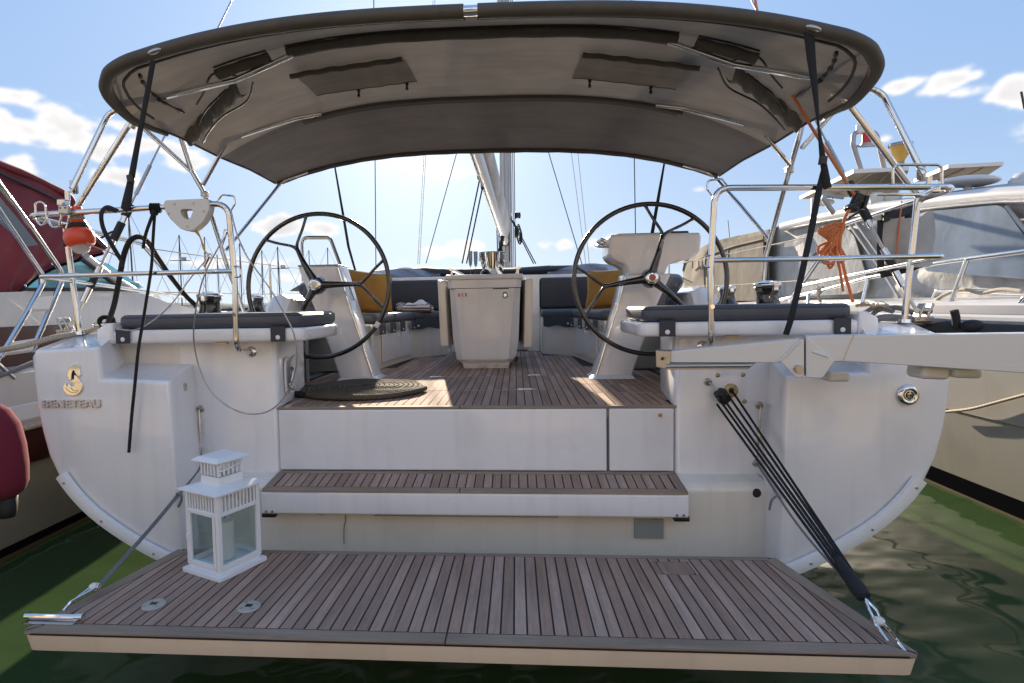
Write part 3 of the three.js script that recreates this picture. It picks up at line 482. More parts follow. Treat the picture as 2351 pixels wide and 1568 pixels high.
for (const s of [-1, 1]) {
  const c = cushion('helm_cushion', s < 0 ? 'grey vinyl seat cushion on the port helm seat, below the white bracket block' : 'grey vinyl seat cushion on the starboard helm seat, above the gangway', seatPlan(s), 1.523, 1.612, .034, M.vinyl, 'helm seat cushions');
  c.userData.group = undefined; delete c.userData.group;
  const pad = c.children[0]; const pl = inset(soften(seatPlan(s), .05, 3), .004);
  add(c, 'piping', tubeRaw([...pl, pl[0]].map(p => V(p[0], 1.592, p[1])), .0035, 6), M.vinylDark);
  const xs = s < 0 ? [-2.05, -1.105] : [1.105, 2.03];
  for (const x of xs) { const F = part(c, 'flap'); add(F, 'flap_strip', [rbox(.088, .088, .006, .003, x, 1.488, -3.189), rbox(.088, .006, .05, .003, x, 1.530, -3.21)], M.vinylDark); add(F, 'snap', [lathe([[0, .004], [.010, .0035], [.0135, 0]], x, 1.468, -3.186, 16, Math.PI / 2)], M.white); }
}
// side benches in an open U round the table
for (const s of [-1, 1]) {
  const B = part(yacht, 'bench');
  const foot = [[1.085, -5.3], [.935, -6.62], [.60, -6.95], [.585, -7.5], [2.0, -7.5], [2.0, -5.3]].map(p => [s * p[0], p[1]]);
  add(B, 'bench_base', slab(foot, 1.03, 1.475, .008, flatY, false), M.gelWarm);
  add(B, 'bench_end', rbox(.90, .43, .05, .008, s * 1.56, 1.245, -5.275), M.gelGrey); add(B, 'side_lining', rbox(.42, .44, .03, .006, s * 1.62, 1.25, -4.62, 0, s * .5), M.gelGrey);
  add(B, 'locker_lid', put(boxg(.95, .30, .012, 0, 0, 0), s * .995, 1.24, -5.98, 0, s * -1.457 + (s > 0 ? 0 : 0), 0), M.gel);
  add(B, 'locker_latch', [cyl(.02, .02, .02, s * .985, 1.375, -6.02, 0, 0, Math.PI / 2, 14), boxg(.02, .06, .03, s * .98, 1.36, -6.02)], M.chrome);
  add(B, 'cabin_face', boxg(1.6, 1.0, .06, s * 1.38, 1.5, -7.62), M.gelWarm);
}
const benchPlans = [
  ['front half of the bench cushion along the port side', 'front half of the bench cushion along the starboard side', [[1.055, -5.29], [.99, -5.86], [1.5, -5.86], [1.5, -5.29]]],
  ['middle bench cushion along the port side below the yellow pillow', 'middle bench cushion along the starboard side below the yellow pillow', [[.985, -5.88], [.905, -6.60], [1.5, -6.60], [1.5, -5.88]]],
  ['corner bench cushion on the port cross bench beside the table leaf', 'corner bench cushion on the starboard cross bench beside the companionway', [[.885, -6.63], [.585, -6.93], [.585, -7.42], [1.5, -7.42], [1.5, -6.63]]]];
for (const s of [-1, 1]) for (const [lp, ls, pl] of benchPlans) {
  const c = cushion('bench_cushion', s < 0 ? lp : ls, pl.map(p => [s * p[0], p[1]]), 1.476, 1.575, .036, M.vinyl);
  const [a, b] = [pl[0], pl[1]], mx = (a[0] + b[0]) / 2, mz = (a[1] + b[1]) / 2, L = Math.hypot(a[0] - b[0], a[1] - b[1]), ry = Math.atan2(-(b[1] - a[1]), s * (b[0] - a[0]));
  if (pl.length === 4) for (const t of [.22, .78]) { const x = mix(a[0], b[0], t) - .022, z = mix(a[1], b[1], t); const F = part(c, 'flap'); add(F, 'flap_strip', rbox(.17, .11, .008, .004, s * x, 1.425, z, 0, ry, 0), M.vinylDark); add(F, 'snap', ball(.011, s * (x - .006), 1.395, z, .6, 1, 1, 10), M.white); }
  else { const F = part(c, 'flap'); add(F, 'flap_strip', [sheet(8, 3, (u, v) => V(s * mix(.60, .90, u), 1.50 - v * .125 - .012 * Math.sin(u * 9), mix(-6.905, -6.60, u) + .03 + .012 * v))], M.vinylDark); add(F, 'snap', ball(.012, s * .87, 1.41, -6.585, 1, 1, .6, 10), M.white); }
}
// backrest cushions
for (const s of [-1, 1]) {
  const along = thing('backrest_cushion', s < 0 ? 'grey backrest cushion along the port cockpit coaming' : 'grey backrest cushion along the starboard cockpit coaming, sunlit at its aft end', 'cushion');
  const sec = soften([[1.46, 1.575], [1.62, 1.575], [1.80, 1.80], [1.77, 1.885], [1.62, 1.90], [1.52, 1.82]], .05);
  const zs = [-5.16, -5.20, -5.28, -7.0, -7.15], ks = [.12, .035, 0, 0, .06];
  add(along, 'pad', skin(zs.map((z, i) => inset(sec, ks[i]).map(p => V(s * p[0], p[1], z))), true, .7), M.vinyl);
  add(along, 'flap', rbox(.12, .006, .2, .003, s * 1.83, 1.835, -5.4, 0, 0, s * -.5), M.vinylDark);
  const cross = thing('backrest_cushion', s < 0 ? 'upright grey backrest cushion of the port cross bench, behind the towel' : 'upright grey backrest cushion of the starboard cross bench beside the companionway', 'cushion');
  const x0 = s < 0 ? -1.75 : .585, x1 = s < 0 ? -.60 : 1.75;
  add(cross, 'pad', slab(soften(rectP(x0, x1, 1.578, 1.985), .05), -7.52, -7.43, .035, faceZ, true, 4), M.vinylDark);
}
{ // pedestals and wheels
  const sq = (cx, cz, w, d, y, r = .05) => soften(rectP(cx - w / 2, cx + w / 2, cz - d / 2, cz + d / 2), r, 3).map(p => V(p[0], y, p[1]));
  for (const s of [-1, 1]) {
    const P = part(yacht, 'steering_pedestal');
    const top = s < 0 ? 1.985 : 1.86;
    const rows = [[1.032, 1.04, .36, .36], [1.037, 1.043, .345, .34], [1.06, 1.05, .30, .28], [1.30, 1.135, .30, .27], [1.60, 1.235, .32, .28], [top - .01, s < 0 ? 1.365 : 1.325, s < 0 ? .36 : .37, .27], [top, s < 0 ? 1.367 : 1.327, s < 0 ? .345 : .355, .255]];
    add(P, 'column', skin(rows.map(([y, x, w, d]) => sq(s * x, -4.72 - (y - 1.03) * .06, w, d, y, .035)), true, .5), M.gel);
    add(P, 'edge_trim', pipe([V(s * .91, 1.06, -4.578), V(s * .985, 1.30, -4.585), V(s * 1.085, 1.62, -4.588), V(s * (s < 0 ? 1.188 : 1.15), top - .02, -4.615)], .008), M.chrome);
    if (s > 0) { // instrument pod
      const pts = [[1.03, 2.16], [1.03, 2.02], [1.07, 1.975], [1.16, 1.94], [1.19, 1.86], [1.47, 1.86], [1.50, 1.94], [1.66, 1.97], [1.745, 2.03], [1.755, 2.16], [1.74, 2.185], [1.05, 2.185]];
      add(P, 'instrument_pod', slab(soften(pts, [.02, .04, .03, .03, .01, .01, .03, .03, .03, .02, .01, .01]), -5.05, -4.66, .02, faceZ), M.gel);
      add(P, 'pod_screen', [rbox(.40, .012, .28, .005, 1.31, 2.19, -4.84)], M.black); add(P, 'pod_rim', rbox(.44, .008, .32, .004, 1.31, 2.186, -4.84), M.steel);
      add(P, 'engine_panel', rbox(.16, .03, .12, .01, 1.60, 2.195, -4.8), M.black);
      add(P, 'pod_handle', [pipe([V(1.03, 2.10, -4.72), V(.955, 2.10, -4.70), V(.955, 2.13, -4.9), V(1.03, 2.13, -4.92)], .016, .03), pipe([V(1.03, 2.135, -4.75), V(.98, 2.16, -4.75), V(.98, 2.16, -4.95), V(1.03, 2.15, -4.95)], .014, .03)], M.chrome);
    } else {
      const H = [at(697, 645, -4.78), at(694, 560, -4.84), at(704, 545, -4.84), at(750, 545, -4.84), at(768, 556, -4.84), at(811, 688, -4.72)];
      add(P, 'grab_rail', pipe([H[0], at(692, 545, -4.84), at(758, 545, -4.84), H[5]], .0165, .06), M.steel);
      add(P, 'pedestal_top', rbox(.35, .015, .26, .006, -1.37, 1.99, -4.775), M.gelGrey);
    }
    // the wheel
    const Wl = part(yacht, 'steering_wheel'); Wl.position.set(s * 1.294, 1.815, -4.42); Wl.rotation.x = -.07;
    const R0 = .572; add(Wl, 'rim', torus(R0, .0185, 0, 0, 0, 0, 0, 0, 80, 12), M.carbon);
    for (const a0 of (s < 0 ? [119, 0, 240] : [73, 189, 318])) {
      const d = a => V(Math.cos(deg(a)), Math.sin(deg(a)), 0); const hub = d(a0).multiplyScalar(.05).setZ(.03), br = d(a0).multiplyScalar(.335).setZ(.022);
      const main = curve([hub, d(a0).multiplyScalar(.19).setZ(.045), br], 10);
      const sub = []; sub.push(tubeRaw(main, main.map((p, i) => mix(.036, .0165, Math.pow(i / 10, .6))), 12));
      for (const k of [-1, 1]) { const e = d(a0 + k * 20).multiplyScalar(R0).setZ(0); const c2 = curve([br, V().lerpVectors(br, e, .12).addScaledVector(d(a0), .012), V().lerpVectors(br, e, .6), e], 8); sub.push(tubeRaw(c2, c2.map((p, i) => mix(.0165, .0115, Math.min(1, i / 3)) + (i > 7 ? .004 : 0)), 10)); }
      sub.push(ball(.02, br.x, br.y, br.z, 1, 1, .8, 10)); add(Wl, 'spoke', sub, M.carbon);
      if ((s < 0 && a0 === 240) || (s > 0 && a0 === 73)) { const g = letters('carbonautica', .021, .001, fontR); g.scale(1, 1, 1); const dir = s < 0 ? a0 + 180 : a0; put(g, 0, -.008, 0); const st = s < 0 ? d(a0).multiplyScalar(.30) : d(a0).multiplyScalar(.13); put(g, 0, 0, 0, 0, 0, deg(dir)); put(g, st.x, st.y, .060); add(Wl, 'lettering', g, M.white); }
    }
    const H = part(Wl, 'hub'); add(H, 'hub_body', lathe([[0, .075], [.05, .072], [.058, .05], [.075, .02], [.062, -.03], [.04, -.12], [0, -.12]], 0, 0, 0, 32, Math.PI / 2), M.carbon);
    add(H, 'hub_cap', lathe([[0, .088], [.032, .087], [.034, .083], [.036, .083], [.046, .080], [.050, .070]], 0, 0, 0, 32, Math.PI / 2), M.chrome);
    add(H, 'cap_badge', lathe([[0, .0895], [.022, .089], [.026, .087]], 0, 0, 0, 24, Math.PI / 2), s > 0 ? mat({ color: lin(.30, .10, .10), roughness: .2, metalness: .5 }) : M.steelDull);
    if (s < 0) add(Wl, 'rim_tape', torus(R0, .0205, 0, 0, 0, 0, 0, deg(-36), 6, 12, deg(4.5)), M.white);
  }
  // table console on the centreline
  const C = part(yacht, 'table_console');
  const ring = (y, x0, x1, z0, z1, b) => [[x0 + b, z0], [x1 - b, z0], [x1, z0 - b], [x1, z1], [x0, z1], [x0, z0 - b]].map(p => V(p[0], y, p[1]));
  const cx = -.02;
  add(C, 'console_body', skin([ring(1.085, cx - .245, cx + .245, -5.40, -6.6, .06), ring(1.115, cx - .285, cx + .285, -5.372, -6.6, .085), ring(1.30, cx - .315, cx + .315, -5.362, -6.6, .08), ring(1.795, cx - .337, cx + .337, -5.352, -6.6, .065)], true, .45), M.gel);
  add(C, 'console_face', skin([[cx - .222, cx + .222, 1.125, -5.36], [cx - .288, cx + .288, 1.785, -5.3405]].map(([x0, x1, y, z]) => soften([[x0, z], [x1, z], [x1, z - .03], [x0, z - .03]], .008, 2).map(p => V(p[0], y, p[1]))), true, .5), M.gel);
  add(C, 'console_collar', skin([ring(1.80, cx - .345, cx + .345, -5.338, -6.6, .04), ring(1.878, cx - .35, cx + .35, -5.336, -6.6, .04)], true, .4), M.gel);
  add(C, 'console_top', slab(soften([[cx - .366, -5.31], [cx + .366, -5.31], [cx + .366, -6.6], [cx - .366, -6.6]], .03), 1.879, 1.925, .012, flatY), M.white);
  add(C, 'console_foot', skin([ring(1.031, cx - .215, cx + .215, -5.42, -6.5, .015), ring(1.09, cx - .23, cx + .23, -5.405, -6.5, .015)], true, .4), M.gelWarm);
  const sock = part(C, 'socket'); add(sock, 'socket_ring', [cyl(.016, .016, .02, cx + .10, 1.063, -5.405, Math.PI / 2), cyl(.017, .015, .03, cx - .025, 1.063, -5.40, Math.PI / 2), boxg(.05, .012, .02, cx - .025, 1.06, -5.385, 0, 0, .5)], M.steelDull);
  for (const x of [-.19, .19]) add(C, 'foot_screw', cyl(.006, .006, .006, cx + x, 1.05, -5.418, Math.PI / 2, 0, 0, 10), M.black);
  add(C, 'latch_base', cyl(.030, .030, .012, cx + .195, 1.728, -5.342, Math.PI / 2), M.black); add(C, 'latch', [torus(.030, .005, cx + .195, 1.728, -5.334, 0, 0, 0, 28, 8), cyl(.015, .015, .012, cx + .195, 1.728, -5.336, Math.PI / 2), boxg(.028, .008, .012, cx + .195, 1.73, -5.333), torus(.010, .003, cx + .195, 1.72, -5.331, 0, 0, 0, 16, 6)], M.chrome);
  add(C, 'latch_shadow_slot', boxg(.15, .008, .012, cx + .155, 1.79, -5.343), M.black);
  const bib = letters('B I B', .030, .002); put(bib, cx - .252, 1.722, -5.3425); add(C, 'lettering', bib, M.red);
  add(C, 'knob', rbox(.035, .05, .04, .012, cx + .29, 1.115, -5.42, 0, 0, -.4), M.rubber);
  add(C, 'compass', [lathe([[0, .062], [.02, .06], [.043, .044], [.055, .022], [.058, .004]], cx + .005, 1.925, -5.55, 28)], M.carbon); add(C, 'compass_ring', [lathe([[.085, 0], [.085, .006], [.06, .01], [.055, .006]], cx + .005, 1.925, -5.55, 28)], M.black);
  for (const s of [-1, 1]) add(C, 'grab_rail', [pipe([V(cx + s * .325, 1.985, -5.38), V(cx + s * .30, 1.985, -6.5)], .0145), cyl(.010, .012, .06, cx + s * .318, 1.953, -5.46, 0, 0, 0, 12), cyl(.010, .012, .06, cx + s * .31, 1.953, -6.2, 0, 0, 0, 12)], M.chrome);
  for (const s of [-1, 1]) { const lf = slab(soften(rectP(1.24 - (s > 0 ? .02 : 0), 1.885, -6.9, -5.45).map(p => [p[1], p[0]]), .02), 0, .075, .01, (a, b, t) => V(cx + s * (.385 + t) + s * (1.88 - b) * -.03 - s * Math.max(0, -5.45 - a) * .065, b, a)); add(C, 'table_leaf', lf, M.gelWarm); }
  // bulkhead and open companionway
  for (const s of [-1, 1]) add(yacht, 'companionway_post', boxg(.16, .98, .08, s * .50 + .0, 1.52, -7.46), M.gelWarm);
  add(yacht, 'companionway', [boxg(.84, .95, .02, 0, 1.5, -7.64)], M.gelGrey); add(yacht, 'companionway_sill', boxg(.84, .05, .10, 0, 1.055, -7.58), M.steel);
  // gaiter slots on the bench ends by the table
  for (const s of [-1, 1]) { const x = s < 0 ? -.565 : .572; add(yacht, 'hand_slot', slab(soften(rectP(-7.10, -7.02, 1.10, 1.36), .035), 0, .01, .004, (a, b, t) => V(x - s * t, b, a)), M.steelDull); }
}
// winches
function winch(x, y, z, k, parent = yacht) {
  const Wn = part(parent, 'winch'); Wn.position.set(x, y, z); Wn.scale.setScalar(k);
  add(Wn, 'drum', lathe([[0, 0], [.105, 0], [.105, .018], [.092, .03], [.078, .06], [.070, .10], [.074, .135], [.088, .155], [.090, .165], [0, .165]], 0, 0, 0, 36), M.carbon);
  add(Wn, 'drum_top', lathe([[.086, .166], [.093, .172], [.093, .186], [.080, .196], [.040, .202], [.030, .21], [0, .21]], 0, 0, 0, 36), M.chrome);
  add(Wn, 'stripper_arm', [rbox(.045, .05, .06, .01, .01, .165, .085, .2), rbox(.03, .02, .09, .006, .012, .195, .05)], M.chrome);
}
for (const s of [-1, 1]) { winch(s * 2.06, 1.565, -4.18, 1.0); winch(s * 2.06, 1.60, -4.95, .80); add(yacht, 'winch_pad', slab(soften(rectP(s * 2.06 - .17, s * 2.06 + .17, -5.15, -3.98), .08), 1.47, 1.566, .02, flatY, false), M.gel); }
/* ------------------------------------------------------------------ pushpit rails, bimini */
for (const s of [-1, 1]) {
  const P = part(yacht, 'pushpit'), X = (x, y, z) => V(s * x, y, z);
  add(P, 'top_rail', pipe([X(1.345, 1.374, -3.345), X(1.312, 1.40, -3.10), X(1.305, 1.80, -3.10), X(1.325, 2.228, -3.10), X(2.535, 2.195, -3.10), X(2.51, 2.14, -4.08), X(2.49, 1.50, -4.95)], .0165, .085), M.steel);
  add(P, 'middle_rail', pipe([X(1.305, 1.85, -3.10), X(2.475, 1.845, -3.10), X(2.50, 1.745, -4.62)], .0135, .035), M.steel);
  add(P, 'stanchion', [pipe([X(2.505, 2.185, -3.35), X(2.45, 1.50, -3.35)], .0165), cyl(.03, .034, .02, s * 2.45, 1.505, -3.35)], M.steel);
  add(P, 'rail_flange', lathe([[0, 0], [.034, 0], [.034, .006], [.020, .016], [0, .016]], s * 1.345, 1.374, -3.35, 24, Math.PI / 2), M.chrome);
  const hk = (a) => pipe(a.map(p => V(p[0] * s, p[1], p[2])), .005, .018, 8);
  add(P, 'hook', hk([[1.40, 2.225, -3.1], [1.36, 2.275, -3.1], [1.29, 2.268, -3.1], [1.285, 2.225, -3.1], [1.31, 2.19, -3.1]]), M.steel);
  add(P, 'hook', hk([[1.31, 1.875, -3.09], [1.27, 1.875, -3.09], [1.265, 1.815, -3.09], [1.31, 1.815, -3.09]]), M.steel);
  add(P, 'rail_bolt', cyl(.012, .012, .04, s * 1.31, 1.605, -3.10, Math.PI / 2), M.chrome);
}
{ // steel bracket rack on the starboard rail, line rings and blocks on the port rail
  const p = part(yacht, 'rail_rack'); add(p, 'rack_frame', [pipe([at(2050, 432, -3.1), at(2050, 378, -3.1), at(2162, 378, -3.1), at(2162, 426, -3.1), at(2110, 446, -3.0), at(2012, 446, -3.0)], .007, .03, 8)], M.steel);
  const q = part(yacht, 'line_ring'); add(q, 'ring', [pipe([at(82, 488, -3.08), at(80, 466, -3.08), at(94, 462, -3.08), at(104, 470, -3.08), at(108, 505, -3.08), at(95, 520, -3.08), at(84, 505, -3.08)], .0055, .03, 8), pipe([at(110, 505, -3.08), at(118, 520, -3.08), at(136, 522, -3.08), at(140, 500, -3.08), at(140, 470, -3.08), at(150, 462, -3.08), at(158, 472, -3.08), at(158, 500, -3.08), at(152, 524, -3.08)], .0055, .03, 8)], M.steel);
  const b = part(yacht, 'guide_block'); const c = at(149, 482, -3.07); add(b, 'block_cheek', [rbox(.06, .05, .03, .008, c.x, c.y, c.z, 0, 0, -.1)], M.steelDull); for (const d of [-.015, .015]) add(b, 'block_pin', cyl(.005, .005, .034, c.x + d, c.y + .01, c.z, Math.PI / 2, 0, 0, 8), M.black);
}
const B = part(yacht, 'bimini'); B.rotation.z = -.016; B.position.set(.02, 0, 0);
B.updateMatrixWorld(true); const atB = (...a) => B.worldToLocal(at(...a));
const lerpT = (t, z) => { for (let i = 0; i < t.length - 1; i++) if (z <= t[i][0] && z >= t[i + 1][0]) { const k = (t[i][0] - z) / (t[i][0] - t[i + 1][0]); return mix(t[i][1], t[i + 1][1], k); } return z > t[0][0] ? t[0][1] : t[t.length - 1][1]; };
const tC = [[-2.88, 3.102], [-3.06, 3.15], [-3.24, 3.182], [-3.75, 3.195], [-4.26, 3.178], [-4.75, 3.125], [-5.22, 3.045]], tD = [[-2.88, .27], [-3.24, .43], [-4.26, .41], [-5.22, .275]], tW = [[-2.88, 1.80], [-2.905, 1.90], [-2.97, 1.985], [-3.08, 2.03], [-3.3, 2.045], [-5.22, 2.02]];
const canY = (x, z) => lerpT(tC, z) - lerpT(tD, z) * Math.pow(Math.abs(x) / 2.03, 2.9);
{
  const panel = (z0, z1, name, m, off = 0) => { const g = sheet(64, 16, (u, v) => { const z = mix(z0, z1, v), w = lerpT(tW, z), x = (u * 2 - 1) * w; const sag = .016 * Math.sin(v * Math.PI) * (1 - Math.pow(Math.abs(u * 2 - 1), 4)); const rip = .005 * (fbm(x * 2.5, z * 6, 3.3, 3) - .5) + (Math.abs(u * 2 - 1) > .8 ? .014 * (fbm(x * 3, z * 9, 1.3, 2) - .5) : 0); return V(x, canY(x, z) - sag + rip + off, z); }); boxUV(g); const gg = boxUV(g); const k = toCreasedNormals(gg, 2); return add(B, name, k, m); };
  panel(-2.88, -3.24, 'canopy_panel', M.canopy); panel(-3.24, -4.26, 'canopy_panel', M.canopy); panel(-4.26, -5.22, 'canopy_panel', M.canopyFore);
  const ex = (x, z, d) => V(x, canY(x, z) - d, z);
  // hem: a padded roll round the after edge and down both sides
  const path = (s) => { const o = [ex(s * .035, -2.88, .015)]; for (let i = 1; i <= 16; i++) o.push(ex(s * mix(.035, 1.80, i / 16), -2.88, .015)); for (const z of [-2.905, -2.94, -2.99, -3.06, -3.15, -3.28, -3.42, -3.6]) o.push(ex(s * lerpT(tW, z), z, .015)); return o; };
  for (const s of [-1, 1]) { const p = curve(path(s), 70); add(B, 'hem_roll', tubeRaw(p, p.map((q, i) => i > 58 ? mix(.035, .012, (i - 58) / 12) : .035), 14, 1), M.hem); }
  for (const s of [-1, 1]) { const p = []; for (let i = 0; i <= 30; i++) { const x = s * mix(.03, 1.78, i / 30); p.push(ex(x, -2.92, .040)); } for (const z of [-2.96, -3.02, -3.10, -3.2, -3.32]) p.push(ex(s * (lerpT(tW, z) - .10), z, .05)); add(B, 'hem_flap', tubeRaw(curve(p, 60), .008, 8), M.canopyDark); }
  add(B, 'bow_tube', pipe([ex(-.05, -2.88, .012), ex(.05, -2.88, .012)], .026), M.chrome);
  for (const s of [-1, 1]) add(B, 'bow_window', put(new THREE.SphereGeometry(.035, 14, 8).scale(1.15, .38, .5), s * 1.62, canY(1.62, -2.88) - .028, -2.850, 0, 0, s * -.30), M.steelDull);
  const edgeRoll = (s) => { const p = []; for (let i = 0; i <= 14; i++) { const z = mix(-3.5, -5.22, i / 14); p.push(ex(s * lerpT(tW, z), z, 0)); } return tubeRaw(p, .008, 8); };
  for (const s of [-1, 1]) add(B, 'edge_binding', edgeRoll(s), M.canopyDark);
  const foreP = []; for (let i = 0; i <= 40; i++) { const x = mix(-2.0, 2.0, i / 40); foreP.push(ex(x, -5.22, .012 + .002 * Math.sin(i * 2.1))); } add(B, 'fore_hem', tubeRaw(foreP, .021, 10), M.canopyDark);
  // zipped sleeves over the bows
  const sleeve = (x0, x1, z, d, r, n = 24) => { const p = []; for (let i = 0; i <= n; i++) { const x = mix(x0, x1, i / n); p.push(ex(x, z, d)); } return tubeRaw(p, p.map((q, i) => r * (1 + .08 * Math.sin(i * 1.7))), 12, .75, V(0, 1, 0)); };
  add(B, 'bow_sleeve', sleeve(-1.08, 1.10, -3.24, .034, .036), M.canopyDark); add(B, 'bow_sleeve', sleeve(-1.50, -1.19, -3.24, .036, .036, 8), M.canopyDark); add(B, 'bow_sleeve', sleeve(1.20, 1.52, -3.24, .036, .036, 8), M.canopyDark);
  for (const [x0, x1] of [[-1.08, 1.10], [-1.5, -1.19], [1.2, 1.52]]) add(B, 'sleeve_zip', sleeve(x0, x1, -3.198, .012, .006), M.black);
  add(B, 'bow_sleeve', sleeve(-1.30, 1.42, -4.26, .020, .017, 40), M.canopyDark);
  add(B, 'seam_tape', sheet(50, 1, (u, v) => { const x = mix(-1.4, 1.4, u), z = -4.275 - .07 * v; return V(x, canY(x, z) - .010 - .0015 * Math.abs(Math.sin(u * 60)), z); }), M.canopyDark);
  // bows of stainless tube
  const bow2 = []; for (const x of [-1.44, -1.1, -.6, 0, .6, 1.1, 1.44]) bow2.push(ex(x, -3.24, .04));
  for (const s of [-1, 1]) add(B, 'bow_tube', pipe([ex(s * 1.05, -3.24, .05), V(s * 1.42, 2.955, -3.29), V(s * 2.05, 2.828, -3.28), V(s * 2.195, 2.775, -3.27), V(s * 2.335, 2.31, -3.14)], .0165, .10), M.steel);
  for (const s of [-1, 1]) { add(B, 'leg_socket', [cyl(.021, .021, .07, s * 2.34, 2.325, -3.165, .35, 0, s * .24), cyl(.014, .014, .06, s * 2.355, 2.265, -3.13), rbox(.05, .04, .05, .01, s * 2.36, 2.222, -3.105)], M.steel); }
  for (const s of [-1, 1]) add(B, 'bow_tube', pipe([ex(s * 1.22, -4.2, .03), V(s * 1.40, 3.012, -4.15), V(s * 1.92, 2.868, -4.16), s < 0 ? atB(466, 424, -4.22) : atB(1813, 378, -4.18)], .0155, .10), M.steel);
  const fo = []; for (const s of [-1, 1]) add(B, 'bow_tube', pipe([ex(s * 1.7, -5.21, .012), ex(s * 1.95, -5.21, .01), s < 0 ? atB(519, 574, -4.72) : atB(1700, 470, -4.95), s < 0 ? atB(519, 575, -4.72) : atB(1768, 552, -4.72)], .0145, .12), M.steel);
  for (const s of [-1, 1]) {
    const px = s < 0 ? [[404, 278, -3.7], [440, 392, -4.05], [470, 445, -4.3], [520, 605, -4.62], [560, 715, -4.75]] : [[1853, 226, -3.7], [1836, 310, -4.05], [1805, 415, -4.3], [1757, 590, -4.62], [1749, 700, -4.75]];
    add(B, 'main_leg', pipe(px.map(p => atB(...p)), .0175, .15), M.steel);
    const col = s < 0 ? atB(470, 445, -4.29) : atB(1812, 390, -4.25); add(B, 'leg_collar', [rbox(.05, .05, .05, .012, col.x, col.y, col.z)], M.steelDull);
    add(B, 'strut', pipe(s < 0 ? [atB(306, 270, -3.34), atB(172, 482, -3.24)] : [atB(1914, 192, -3.34), atB(2092, 430, -3.24), atB(2116, 458, -3.4)], .0175), M.steel);
    add(B, 'strut', pipe(s < 0 ? [atB(296, 262, -3.40), atB(437, 391, -4.08)] : [atB(1962, 200, -3.40), atB(1842, 338, -4.08)], .0165), M.steel);
    const j = s < 0 ? atB(306, 270, -3.33) : atB(1914, 192, -3.33); add(B, 'strut_joint', [cyl(.021, .021, .07, j.x, j.y - .03, j.z, 0, 0, s * .45), torus(.03, .003, j.x, j.y + .01, j.z, 0, .5, 0, 20, 6)], M.chrome);
  }
  // rolled window flaps buttoned under the middle panel
  for (const s of [-1, 1]) {
    const F = part(yacht, 'window_flap'); F.position.copy(B.position); F.rotation.copy(B.rotation);
    const x0 = s < 0 ? -1.17 : .62, x1 = s < 0 ? -.47 : 1.30, za = -3.50, zb = -3.92;
    const f = (u, v) => { const x = mix(x0, x1, u) + v * (s < 0 ? .02 : -.02), z = mix(za, zb, v); const fold = .004 * Math.sin(u * 30 + 2 * Math.sin(v * 2)) * (1 - v * .3) * fbm(u * 5, v, 2, 2) + .02 * (v < .12 ? (1 - v / .12) : 0); return V(x, canY(x, z) - .022 - fold * 1.2 - .012 * Math.sin(u * Math.PI), z); };
    add(F, 'flap_cloth', boxUV(sheet(60, 14, f)), M.canopy);
    const hem = []; for (let i = 0; i <= 24; i++) { const p = f(i / 24, 0); p.y -= .006; hem.push(p); } add(F, 'flap_header', tubeRaw(hem, .016, 8), M.canopyDark);
    const low = []; for (let i = 0; i <= 24; i++) low.push(f(i / 24, 1)); add(F, 'flap_cord', tubeRaw(low, .0035, 6), M.canopyDark);
    for (const u of (s < 0 ? [.42, .90] : [.17, .76])) { const p = f(u, 1); add(F, 'hook_toggle', [ball(.013, p.x, p.y - .012, p.z, 1, .8, 1, 10), cyl(.006, .012, .035, p.x, p.y - .035, p.z, 0, 0, 0, 10)], M.black); }
  }
  // openings in the side panels where the backstays pass, with leather chafe wraps
  for (const s of [-1, 1]) {
    const z = -3.62, x = s * 1.62; const W1 = part(yacht, 'chafe_wrap'); W1.position.copy(B.position); W1.rotation.copy(B.rotation);
    add(W1, 'opening_rim', tubeRaw(curve([ex(s * 1.42, -3.44, .012), ex(s * 1.52, -3.24, .02), ex(s * 1.66, -3.38, .022), ex(s * 1.76, -3.47, .02)], 16), .006, 6), M.black);
    add(W1, 'wrap', sheet(10, 24, (u, v) => { const x = s * (mix(1.48, 2.0, v)), z = -3.50 - .30 * v + (u - .5) * .17 * (1 - .1 * v); const k = Math.sin(u * Math.PI); return V(x, canY(x, z) - .012 - .055 * k - .012 * Math.sin(v * 30 + u * 3), z); }), M.hem);
    for (const k of [0, 1]) add(W1, 'wrap_cord', rope(k ? [ex(s * 1.40, -3.48, .03), ex(s * 1.52, -3.64, .05), ex(s * 1.70, -3.66, .07), ex(s * 1.86, -3.78, .06), ex(s * 1.98, -3.92, .02)] : [ex(s * 1.55, -3.44, .03), ex(s * 1.72, -3.52, .05), ex(s * 1.84, -3.64, .04), ex(s * 1.96, -3.78, .01)], .006, 24, 6), M.black);
  }
  // lacing along the inside of the after corners
  for (const s of [-1, 1]) { const p = []; for (const z of [-3.0, -3.1, -3.22, -3.24, -3.5]) p.push(ex(s * (lerpT(tW, z) - .19), z, .02)); add(B, 'corner_lacing', tubeRaw(curve(p, 20), curve(p, 20).map((q, i) => .009 + .005 * Math.sin(i * 2.4)), 8), M.black); }
  // tie-down webbing
  add(yacht, 'tie_strap', tubeRaw([at(352, 138, -2.86), at(338, 215, -2.92), at(316, 330, -3.0), at(301, 412, -3.05), at(290, 470, -3.07), at(284, 482, -3.075)], [.016, .016, .017, .021, .030, .022], 8, .18, V(0, 0, 1)), M.strap);
  add(yacht, 'tie_strap', tubeRaw([at(1856, 62, -2.86), at(1862, 130, -2.9), at(1872, 215, -2.95), at(1879, 290, -2.98), at(1888, 360, -3.02), at(1900, 432, -3.07)], [.026, .022, .014, .006, .016, .022], 8, .2, V(0, 0, 1)), M.strap);
